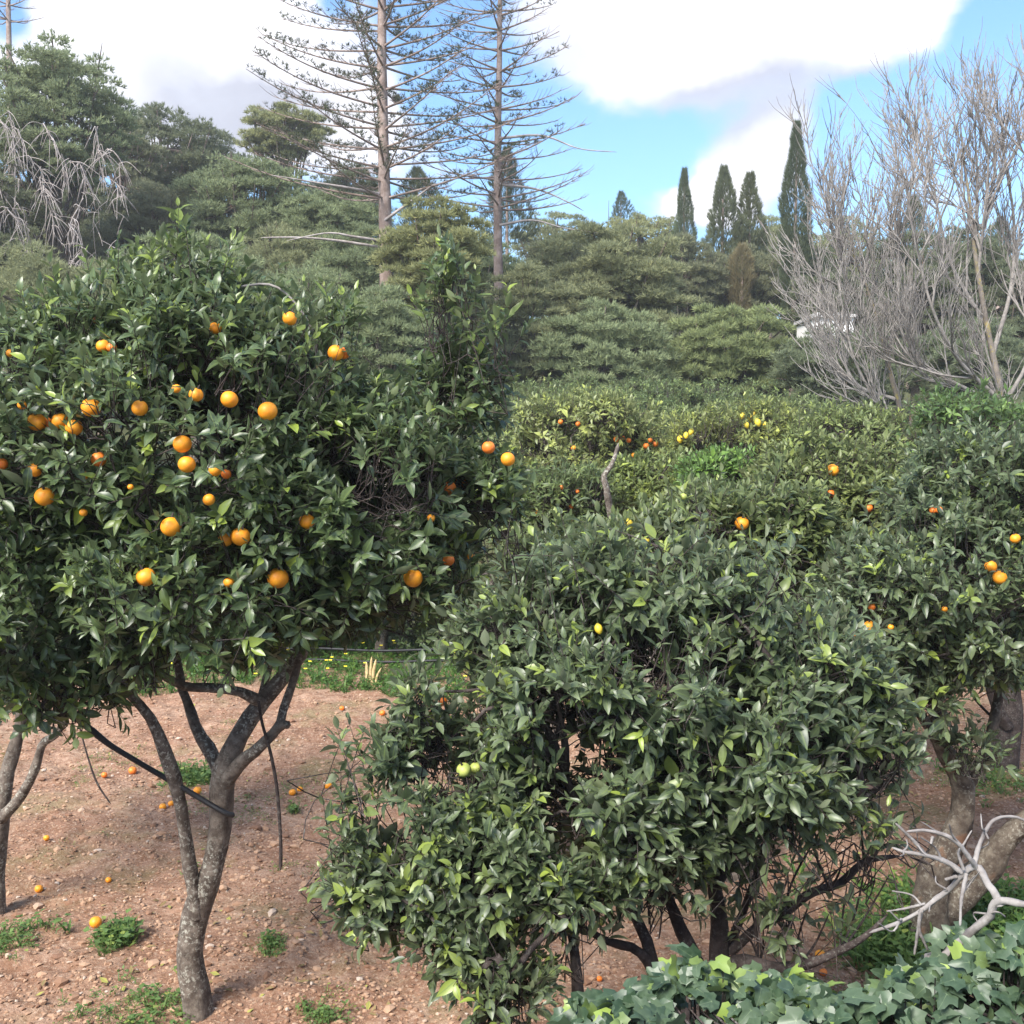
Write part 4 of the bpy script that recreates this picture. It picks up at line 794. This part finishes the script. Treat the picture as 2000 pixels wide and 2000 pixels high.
# ------------------------------------------------------------------ araucarias
def araucaria(label, px, d, ztop, ybot_px, w0, reach, seed, dens, tiers, side_bias=0, group='araucarias with bare lower branches', nb=6):
    r = np.random.default_rng(seed); a = W(px, 0, d); gz = float(ground_z(a[0], d)); base = np.array([a[0], d, gz - .2]); T = thing('araucaria_tree', label, 'araucaria', base, group)
    H = ztop - gz; zs = np.linspace(0, 1, 8); tp = [(base[0] + .06 * math.sin(q * 9 + seed), d, gz - .2 + q * H, w0 * (1 - .86 * q) + .02) for q in zs]
    v, f = limb_mesh(tp, 12, 60, .03, seed); obj('trunk', v - base, f, M_arau, T)
    Ps, Rs, tp_, tn_ = [], [], [], []; sub, subr = [], []
    for z0 in tiers:
        q = (z0 - gz) / H; Rr = reach * (1 - max(0, q - .45) * 1.1) * (.8 + .2 * min(1, q * 3))
        for k in range(nb):
            az = k * 6.283 / nb + r.uniform(-.35, .35) + z0; Lr = Rr * r.uniform(.8, 1.05); low = max(0, .35 - q) * 2.0
            t_ = np.linspace(0, 1, 14); zz = z0 + r.uniform(-.12, .12) + Lr * (r.uniform(.06, .15) * t_ - (.01 + .03 * low) * np.sin(t_ * 3.0) + .10 * t_ ** 3 - low * .10 * t_)
            bend = r.normal(0, .06) * t_ ** 2 * Lr
            P_ = np.stack([base[0] + np.cos(az) * t_ * Lr - np.sin(az) * bend, d + np.sin(az) * t_ * Lr + np.cos(az) * bend, zz], 1); Ps.append(P_); Rs.append(np.linspace(.052, .012, 14))
            # side branchlets and needle puffs
            ns = int(Lr * (5.0 if dens > .5 else 4.5))
            for s in range(ns):
                u = r.uniform(.22, 1.0); i0 = u * 13; j = int(min(i0, 12)); pt = P_[j] + (P_[j + 1] - P_[j]) * (i0 - j); sd = 1 if r.random() < .5 else -1
                dd = np.array([-np.sin(az) * sd * .7 + np.cos(az) * .7, np.cos(az) * sd * .7 + np.sin(az) * .7, r.uniform(.1, .5)]); LL = r.uniform(.25, .8) * (1 if dens < .5 else .8)
                sub.append(np.stack([pt, pt + dd * LL * .55, pt + dd * LL + [0, 0, .12 * LL]])); subr.append([.014, .010, .006])
            if r.random() < dens:
                npf = int(Lr * 10 * (1.0 if dens > .5 else .5)); u = r.uniform(.15 if dens > .5 else .5, 1, npf); j = np.minimum((u * 13).astype(int), 12); pt = P_[j] + (P_[j + 1] - P_[j]) * (u * 13 - j)[:, None]
                off = r.normal(0, .07, (npf, 3)); off[:, 2] = r.uniform(.04, .26, npf); tp_.append(pt + off)
    v1 = tubes(np.stack(Ps), np.stack(Rs), 5); v2 = tubes(np.stack(sub), np.array(subr), 3); v, f = merge([v1, v2]); obj('branches', v - base, f, M_arau, T)
    if tp_:
        p = np.vstack(tp_); p = np.repeat(p, 2, 0) + r.normal(0, .035, (len(p) * 2, 3))
        v, f, at = tuft_mesh(p, np.tile([0, 0, .6], (len(p), 1)), r, 6, .15, 1.5, .2, 1.0, .08); obj('needle_tufts', v - base, f, M_aneedle, T, at)
    return T
def zt(py, d): return W(0, py, d)[2]
t1 = [zt(y, 44) for y in (-420, -370, -320, -270, -225, -180, -140, -100, -60, -20, 20, 55, 95, 130, 175, 215, 250, 290, 325, 355, 385)]
A1 = araucaria('taller araucaria with dark needle tufts on its upper branches, left of the bare one', 748, 44, zt(-520, 44), 560, .34, 6.0, 301, .9, t1, nb=6)
t2 = [zt(y, 50) for y in (-160, -120, -80, -45, -10, 25, 60, 100, 140, 175, 210, 245, 280, 315, 350, 385, 405)]
A2 = araucaria('almost bare grey araucaria, right of the tufted one', 974, 50, zt(-240, 50), 470, .27, 4.2, 302, .16, t2, nb=6)
t3 = [zt(y, 70) for y in (-200, -150, -100, -55, -20, 10, 40)]
araucaria('bare araucaria top poking up at the extreme upper left corner', 14, 70, zt(-300, 70), 90, .30, 3.0, 303, .0, t3)
for pts, own, lab in [([(738, 482, 7, 43.9), (660, 470, 6, 43.5), (590, 464, 5, 43), (510, 464, 3, 42.6)], A1, 0), ([(742, 470, 8, 43.8), (690, 462, 6, 43.3), (640, 455, 4, 43), (560, 470, 2, 42.5)], A1, 0), ([(752, 430, 8, 43.8), (800, 395, 6, 43.4), (850, 358, 3, 43)], A1, 0), ([(740, 378, 8, 43.8), (670, 365, 6, 43), (590, 352, 4, 42.5), (530, 342, 2, 42)], A1, 0),
                      ([(976, 440, 7, 49.8), (1040, 430, 5, 49.5), (1100, 445, 3, 49), (1170, 455, 2, 49)], A2, 0), ([(976, 360, 7, 49.8), (1050, 370, 5, 49.5), (1110, 395, 3, 49), (1140, 412, 2, 49)], A2, 0), ([(976, 270, 7, 49.8), (1060, 265, 5, 49.5), (1130, 290, 3, 49), (1205, 297, 2, 49)], A2, 0)]:
    pts = [(a, b_, c_ * .8, d_) for a, b_, c_, d_ in pts]; v, f = limb_mesh(pl(pts), 6, 14, .1, 5); obj('branch', v - np.array(own.location), f, M_dead2, own)

# ------------------------------------------------------------------ leafless trees
def leafless(label, trunks, d, seed, levels, upw=.55, group='leafless trees beyond the orchard'):
    r = np.random.default_rng(seed); base = np.array(trunks[0][0][:3]); T = thing('leafless_tree', label, 'leafless tree', base, group)
    par = []
    for i, tr in enumerate(trunks):
        v, f = limb_mesh(np.array(tr), 9, 24, .06, seed + i); obj('trunk' if i == 0 else 'limb', v - base, f, M_twig_y if i == 0 else M_twig, T); par.append(spline(np.array(tr)[:, :3], 9))
    par = np.stack(par); parr = np.tile(np.linspace(.06, .03, 9), (len(par), 1)); allp, allr = [], []
    for li, (k, lo, hi, ang, up) in enumerate(levels):
        m = len(par) * k; pi = np.repeat(np.arange(len(par)), k); u = r.uniform(.12, .98, m); j = np.minimum((u * 8).astype(int), 7)
        s = par[pi, j] + (par[pi, j + 1] - par[pi, j]) * (u * 8 - j)[:, None]; tdir = unit(par[pi, j + 1] - par[pi, j])
        q = rand_dirs(m, r); q[:, 1] *= .8; perp = unit(q - tdir * np.sum(q * tdir, 1, keepdims=True)); a = r.uniform(ang * .55, ang * 1.25, m)[:, None]
        dr = tdir * np.cos(a) + perp * np.sin(a); dr[:, 2] = np.where(dr[:, 2] < -.05, -dr[:, 2] * .4, dr[:, 2]); L_ = r.uniform(lo, hi, m)[:, None]
        pts = [s]; cur = s; dd = dr
        for st_ in range(8):
            dd = unit(dd + np.array([0, 0, up]) * .16 + r.normal(0, .10, dd.shape)); cur = cur + dd * L_ / 8; pts.append(cur)
        ch = np.stack(pts, 1); r0 = parr[pi, j] * r.uniform(.4, .62, m); r0 = np.clip(r0, .010, .04)
        chr_ = r0[:, None] * np.linspace(1, .42, 9)[None]; chr_ = np.maximum(chr_, .0038); allp.append(ch); allr.append(chr_); par, parr = ch, chr_
    v, f = tubes(np.vstack(allp), np.vstack(allr), 4); obj('twigs', v - base, f, M_twig, T)
    return T
D1 = 24.0
lv = [(12, .8, 2.1, .62, .62), (6, .5, 1.4, .44, .5), (4, .2, .8, .40, .4)]
def tk(pts, d): return pl([(a, b, c * .6, d + e) for a, b, c, e in pts])
gb = lambda px, d: float(F * (3.6 - ground_z(0, d)) / d + 850)
leafless('leafless grey tree with a yellow lichened trunk, left one of the bare pair', [tk([(1800, gb(1800, D1), 24, 0), (1765, 840, 19, 0), (1742, 740, 16, 0), (1722, 660, 13, 0), (1700, 580, 10, 0), (1672, 510, 8, 0), (1655, 450, 5, 0)], D1),
   tk([(1770, 850, 14, 0), (1710, 780, 10, -.3), (1668, 700, 8, -.5), (1650, 620, 5, -.6), (1635, 540, 4, -.6)], D1), tk([(1750, 780, 13, 0), (1680, 755, 9, .5), (1645, 705, 6, .9), (1622, 665, 4, 1)], D1), tk([(1735, 700, 12, 0), (1755, 560, 9, .2), (1742, 500, 6, .3), (1735, 440, 4, .3)], D1), tk([(1715, 640, 10, 0), (1650, 540, 8, .1), (1640, 470, 5, .1), (1630, 420, 3, .1)], D1)], D1, 401, lv)
D2 = 23.0
leafless('leafless grey tree reaching highest, right one of the bare pair', [tk([(1960, gb(1960, D2), 30, 0), (1955, 800, 24, 0), (1940, 700, 20, 0), (1925, 620, 17, 0), (1905, 500, 14, 0), (1895, 400, 10, 0), (1882, 310, 7, 0), (1876, 240, 4, 0)], D2),
   tk([(1950, 780, 16, 0), (1870, 700, 12, -.4), (1820, 600, 9, -.8), (1790, 480, 7, -1), (1775, 400, 5, -1), (1762, 330, 3, -1)], D2), tk([(1940, 690, 15, 0), (1975, 560, 12, .3), (1980, 430, 9, .5), (1965, 330, 6, .5), (1955, 260, 4, .5)], D2),
   tk([(1955, 800, 15, 0), (2010, 700, 12, -.3), (2040, 560, 9, -.6), (2030, 400, 6, -.7), (2005, 280, 4, -.7), (1992, 200, 3, -.7)], D2), tk([(1930, 640, 13, 0), (1860, 520, 10, .4), (1830, 400, 7, .6), (1820, 320, 4, .6), (1810, 260, 3, .6)], D2), tk([(1950, 790, 13, 0), (1850, 740, 10, .2), (1780, 700, 7, .2), (1740, 640, 5, .2)], D2),
   tk([(1910, 540, 10, 0), (1925, 400, 8, -.2), (1930, 310, 6, -.4), (1924, 240, 3, -.4)], D2)], D2, 402, lv)

# ================================================================== SMALL STRUCTURES AND OBJECTS
M_white = plain_mat('white_render', (.74, .72, .70), (.82, .80, .77), 2, .8); M_roof = plain_mat('grey_roof', (.40, .38, .37), (.52, .50, .48), 3, .8); M_glass = plain_mat('dark_glass', (.03, .035, .04), (.05, .055, .06), 2, .2)
def box(c, s):
    c = np.array(c, float); s = np.array(s, float) / 2; v = np.array([[x, y, z] for x in (-1, 1) for y in (-1, 1) for z in (-1, 1)]) * s + c
    return v, np.array([(0, 1, 3, 2), (4, 6, 7, 5), (0, 4, 5, 1), (2, 3, 7, 6), (0, 2, 6, 4), (1, 5, 7, 3)])
hp = W(1630, 680, 43.5); hz = float(ground_z(hp[0], 43.5)); hb_ = np.array([hp[0], 43.5, hz]); Hs = thing('house', 'small white house glimpsed through the left leafless tree', 'house', hb_)
topz = W(0, 618, 43.5)[2] - hz
v, f = box((0, 1.5, topz / 2 - .1), (1.45, 3.0, topz + .1)); obj('wall', v, f, M_white, Hs, smooth=False)
v, f = merge([box((0, 1.5, topz + .02), (1.65, 3.3, .12)), box((-.2, 1.5, topz + .14), (.9, 2.2, .12))]); obj('roof', v, f, M_roof, Hs, smooth=False)
for xx in (-.38, .38):
    v, f = box((xx, -.03, topz - .85), (.42, .05, .5)); wn = obj('window', v, f, M_glass, Hs, smooth=False); v, f = box((xx, -.06, topz - 1.13), (.54, .1, .05)); obj('sill', v, f, M_white, wn, smooth=False); v, f = box((xx, -.06, topz - .57), (.54, .1, .05)); obj('lintel', v, f, M_white, wn, smooth=False)
pb = W(1189, 392, 100); v, f = limb_mesh([(0, 0, 0, .09), (0, 0, 4, .07), (0, 0, pb[2] - float(ground_z(pb[0], 100)), .05)], 8, 6, 0); tag(obj('utility_pole', v, f, plain_mat('pole_wood', (.08, .07, .06), (.14, .12, .1)), loc=(pb[0], 100, float(ground_z(pb[0], 100)))), 'thin dark pole on the skyline beside the tiny conifer', 'pole')

def hose(name, pts, lab, m, cat, sides=10):
    P4 = np.array(pl(pts)); o_ = P4[0, :3].copy(); v, f = limb_mesh(P4, sides, 40, 0.0, 1); return tag(obj(name, v - o_, f, m, loc=[float(q) for q in o_]), lab, cat)
h1 = hose('irrigation_hose', [(455, 1592, 11, 6.36), (440, 1588, 11, 6.33), (400, 1565, 11, 6.34), (362, 1542, 11, 6.33), (310, 1512, 11, 6.30), (259, 1482, 11, 6.25), (215, 1455, 12, 6.2), (181, 1428, 14, 6.15), (145, 1397, 12, 6.1), (110, 1340, 9, 6.1)], 'black hose slanting from the near trunk up into its left foliage', M_rubber, 'hose')
hose('hanging_hose', [(505, 1370, 6, 6.30), (512, 1412, 6, 6.30), (528, 1469, 6.5, 6.30), (541, 1542, 7, 6.30), (548, 1640, 7, 6.30), (548, 1698, 8, 6.30)], 'thin dark hose end hanging straight down right of the near trunk', M_bark_dark, 'hose')
hose('hanging_twig', [(150, 1400, 3, 7.5), (172, 1480, 3.5, 7.5), (190, 1530, 4, 7.5), (216, 1570, 3, 7.5)], 'thin curved brown twig dangling between the two left trunks', M_bark_dark, 'twig')
for py, d, lab in [(1290, 16.9, 'upper black pipe running behind the cane post'), (1310, 16.7, 'lower black pipe running behind the cane post'), (1268, 17.1, 'topmost thin black pipe sagging among the dark leaves')]:
    hose('irrigation_pipe', [(470, py + 4, 5, d), (600, py - 2, 5, d), (740, py + 3, 5, d), (870, py, 5, d), (960, py + 5, 5, d)], lab, M_rubber, 'pipe')['group'] = 'black pipes along the far weeds'
g = G(724, 1342); cp_ = thing('cane_post', 'dry yellow cane stump standing in the far weed strip', 'post', g)
for k, (dx, h_, rr_) in enumerate([(-.05, .36, .03), (.04, .40, .028), (.0, .44, .026), (.09, .28, .02)]):
    v, f = limb_mesh([(dx * .6, 0, -.05, rr_), (dx, .02, h_ * .5, rr_ * .9), (dx * 1.5 + .02, 0, h_, rr_ * .6)], 8, 10, .12, k); obj('cane', v, f, M_bamboo, cp_)

# fallen oranges
FO = [(318, 1581, 7, 'fallen orange, lower of the pair seen left of the near forked trunk'), (334, 1574, 6, 'paler fallen orange touching the lower one left of the forked trunk'), (386, 1550, 8, 'fallen orange half hidden behind the fork of the near trunk'),
      (571, 1553, 7, 'fallen orange just right of the hanging hose'), (586, 1546, 6, 'smaller fallen orange up and right of the one by the hanging hose'), (641, 1540, 8, 'lone fallen orange between the hanging hose and the bushy tree'), (668, 1387, 5, 'tiny fallen orange far up the soil below the cane stump'),
      (747, 1397, 6, 'faded fallen orange far up the soil near the bushy tree'), (204, 1518, 6, 'reddish fallen orange above the slanting hose'), (259, 1511, 8, 'broken reddish fallen orange right against the slanting hose'), (91, 1641, 6, 'small fallen orange near the left edge trunk'), (76, 1742, 8, 'pale fallen orange low beside the left edge trunk'),
      (187, 1810, 12, 'largest fallen orange, beside the leafy weed clump'), (212, 1723, 6, 'dull yellow fallen orange above the leafy weed clump'), (1602, 1874, 11, 'bright fallen orange under the low limb of the bushy tree'), (1608, 1905, 8, 'pale half buried orange just below the bright one'), (1449, 1912, 9, 'fallen orange beside the one hanging above the ivy'),
      (1758, 1808, 7, 'fallen orange near the tall grass clump'), (1171, 1916, 6, 'tiny fallen orange seen through the lower stems of the bushy tree')]
for i, (px, py, rp, lab) in enumerate(FO):
    g = G(px, py); d = g[1]; rr_ = rp / PM(d); o = fruit(g + [0, 0, rr_ * .8], rr_, 'd' if i in (6, 7, 8, 9, 15, 16, 17, 18) else 'o'); o.name = 'fallen_orange'; tag(o, lab, 'orange', 'fallen oranges on the soil')

# ------------------------------------------------------------------ terrace wall, ivy and the dead branch
def rough_wall():
    nx_, nz_ = 120, 14; x = np.linspace(-9, 9, nx_); prof = [(2.28, -.1), (2.28, .4), (2.27, .9), (2.26, 1.4), (2.25, 1.9), (2.24, 2.2), (2.22, 2.34), (2.16, 2.38), (2.0, 2.39), (1.85, 2.38), (1.8, 2.33), (1.8, 2.1), (1.8, 2.0), (1.8, 1.9)]
    v = np.array([[xx, y + .04 * float(fbm(xx * 3, z * 3, 3, 4)), z + .03 * float(fbm(xx * 4, y * 4, 3, 6))] for xx in x for y, z in prof]); k = len(prof)
    f = np.array([(i * k + j, (i + 1) * k + j, (i + 1) * k + j + 1, i * k + j + 1) for i in range(nx_ - 1) for j in range(k - 1)]); return v, f
v, f = rough_wall(); tag(obj('garden_wall', v, f, M_stone), 'low brown stone wall edge under the ivy in front', 'wall')
v, f = box((0, -9.1, 1.95), (40, 21.8, .1)); tag(obj('terrace', v, f, M_stone, smooth=False), kind='structure')
r3 = np.random.default_rng(5)
def ivy_top(px): return np.interp(px, [1040, 1100, 1180, 1300, 1420, 1560, 1680, 1760, 1850, 1930, 2060, 2200], [2130, 2070, 2035, 1985, 1990, 2000, 2000, 1980, 1945, 1910, 1865, 1835])
n = 2700; px = r3.uniform(1110, 2200, n); d = 2.35 + .85 * r3.random(n); tops = ivy_top(px)
ztop = np.array([W(a_, t_, 2.75)[2] for a_, t_ in zip(px, tops)]); xx = (px - 1000) / F * 2.75 * (d / 2.75) ** .5
zz = ztop - .9 * (d - 2.75) ** 2 - .06 * r3.random(n) - (r3.random(n) < .35) * r3.uniform(0, .5, n) + .20 * fbm(xx * 4, d * 4, 3, 3)
pos_ = np.column_stack([xx, d, zz]); dirs = unit(np.column_stack([r3.normal(0, 1, n), r3.normal(-.5, .7, n), r3.normal(-.15, .45, n)]))
nr = np.column_stack([r3.normal(0, .6, n), -.5 + r3.normal(0, .6, n), np.full(n, .8)]); yg = (r3.random(n) < .14) * r3.uniform(.2, .8, n)
v, f, a = leaves(pos_, dirs, nr, r3.uniform(.04, .088, n), r3.uniform(-.3, .7, n), yg, 'ivy', r3.uniform(.9, 1.15, n), r3)
IV = thing('ivy', 'glossy grey green ivy spilling over the wall along the bottom right', 'ivy', (1.0, 2.6, 2.2)); ib = np.array([1.0, 2.6, 2.2]); obj('foliage', v - ib, f, M_ivy, IV, a)
st_p = pos_[::6]; P = np.stack([np.column_stack([st_p[:, 0] * .98, np.full(len(st_p), 2.3), np.full(len(st_p), 2.25)]), (st_p + [0, 0, -.12]), st_p], 1); v, f = tubes(P, np.tile([.006, .004, .002], (len(P), 1)), 4); obj('stems', v - ib, f, M_bark_dark, IV)
# leaning plants and foliage beyond the ivy at right, at the foot of the leaning tree
g0 = G(1880, 1830); n = 420; xy = np.column_stack([g0[0] + r3.normal(.25, .45, n), g0[1] + r3.normal(0, .3, n)])
weed_patch('weed_clump', xy, r3.uniform(.12, .34, n), r3, 'dense leafy undergrowth with small yellow tips right of the leaning trunk', None, 9, .25, 'weed', 'weed clumps on the soil', (.85, .95, .85, 1))

DB = thing('dead_branch', 'bare pale grey dead branch forking over the ivy at lower right', 'branch', W(1894, 1928, 2.9)); dbo = np.array(DB.location)
for i, pts in enumerate([
    [(2060, 2010, 34, 2.75), (1950, 1955, 30, 2.85), (1894, 1928, 30, 2.9), (1843, 1898, 28, 2.95), (1818, 1880, 24, 2.98), (1806, 1872, 16, 3.0)],
    [(1832, 1890, 26, 2.96), (1854, 1862, 22, 2.95), (1880, 1836, 21, 2.93), (1909, 1807, 20, 2.9), (1935, 1785, 20, 2.88), (1955, 1765, 19, 2.86), (2010, 1766, 19, 2.8), (2060, 1768, 18, 2.78)],
    [(1955, 1768, 18, 2.86), (1942, 1745, 16, 2.87), (1930, 1727, 15, 2.88), (1912, 1695, 16, 2.9), (1888, 1703, 16, 2.92), (1850, 1738, 13, 2.95), (1807, 1767, 13, 2.98), (1760, 1795, 12, 3.0), (1698, 1822, 10, 3.05)],
    [(1800, 1775, 8, 2.97), (1790, 1810, 7, 2.97), (1786, 1865, 6, 2.98)], [(1797, 1780, 8, 2.95), (1801, 1825, 7, 2.95), (1812, 1856, 7, 2.96)],
    [(1880, 1704, 11, 2.92), (1840, 1683, 10, 2.94), (1800, 1669, 10, 2.96), (1765, 1662, 8, 2.98), (1742, 1655, 6, 3.0)], [(1808, 1672, 9, 2.96), (1785, 1650, 8, 2.95), (1765, 1625, 7, 2.94), (1749, 1608, 6, 2.94)],
    [(1905, 1692, 12, 2.9), (1895, 1668, 11, 2.88), (1868, 1640, 10, 2.86), (1820, 1632, 9, 2.85), (1771, 1624, 7, 2.84)], [(1902, 1690, 11, 2.9), (1906, 1660, 10, 2.92), (1922, 1620, 9, 2.94), (1950, 1600, 8, 2.95), (1977, 1590, 8, 2.96), (2010, 1606, 6, 2.96)],
    [(1888, 1706, 9, 2.9), (1880, 1745, 8, 2.88), (1875, 1808, 6, 2.87)], [(1882, 1698, 7, 2.9), (1868, 1672, 6, 2.9), (1870, 1650, 5, 2.9), (1898, 1622, 4, 2.9)], [(1807, 1765, 6, 2.98), (1770, 1768, 5, 3.0), (1732, 1780, 4, 3.02)], [(1800, 1768, 5, 2.98), (1770, 1750, 4, 3.0), (1742, 1740, 3, 3.02)], [(1868, 1712, 8, 2.93), (1846, 1718, 7, 2.92)], [(1822, 1634, 7, 2.85), (1818, 1648, 6, 2.85)]]):
    pts = [(a + (rng.normal(0, 5.0) if 0 < k < len(pts) - 1 else 0), b_ + (rng.normal(0, 5.0) if 0 < k < len(pts) - 1 else 0), c_ * .85 * (1.15 - .45 * k / len(pts)), d_) for k, (a, b_, c_, d_) in enumerate(pts)]; v, f = limb_mesh(pl(pts), 12, 34, .20, 500 + i); obj('trunk' if i == 0 else 'twig', v - dbo, f, M_dead, DB)

rt = np.random.default_rng(8)
for k in range(16):
    sx, sy, d_ = [(1850, 1738, 2.95), (1760, 1795, 3.0), (1840, 1683, 2.94), (1765, 1662, 2.98), (1868, 1642, 2.86), (1922, 1622, 2.94), (1932, 1785, 2.88), (1880, 1745, 2.88)][k % 8]
    ex, ey = sx + rt.uniform(-70, 35), sy + rt.uniform(-55, 45)
    v, f = limb_mesh(pl([(sx, sy, 5, d_), ((sx + ex) / 2 + rt.normal(0, 8), (sy + ey) / 2 + rt.normal(0, 8), 3.6, d_ + rt.uniform(-.05, .05)), (ex, ey, 1.6, d_ + rt.uniform(-.08, .08))]), 6, 12, .2, 700 + k); obj('twig', v - dbo, f, M_dead, DB)
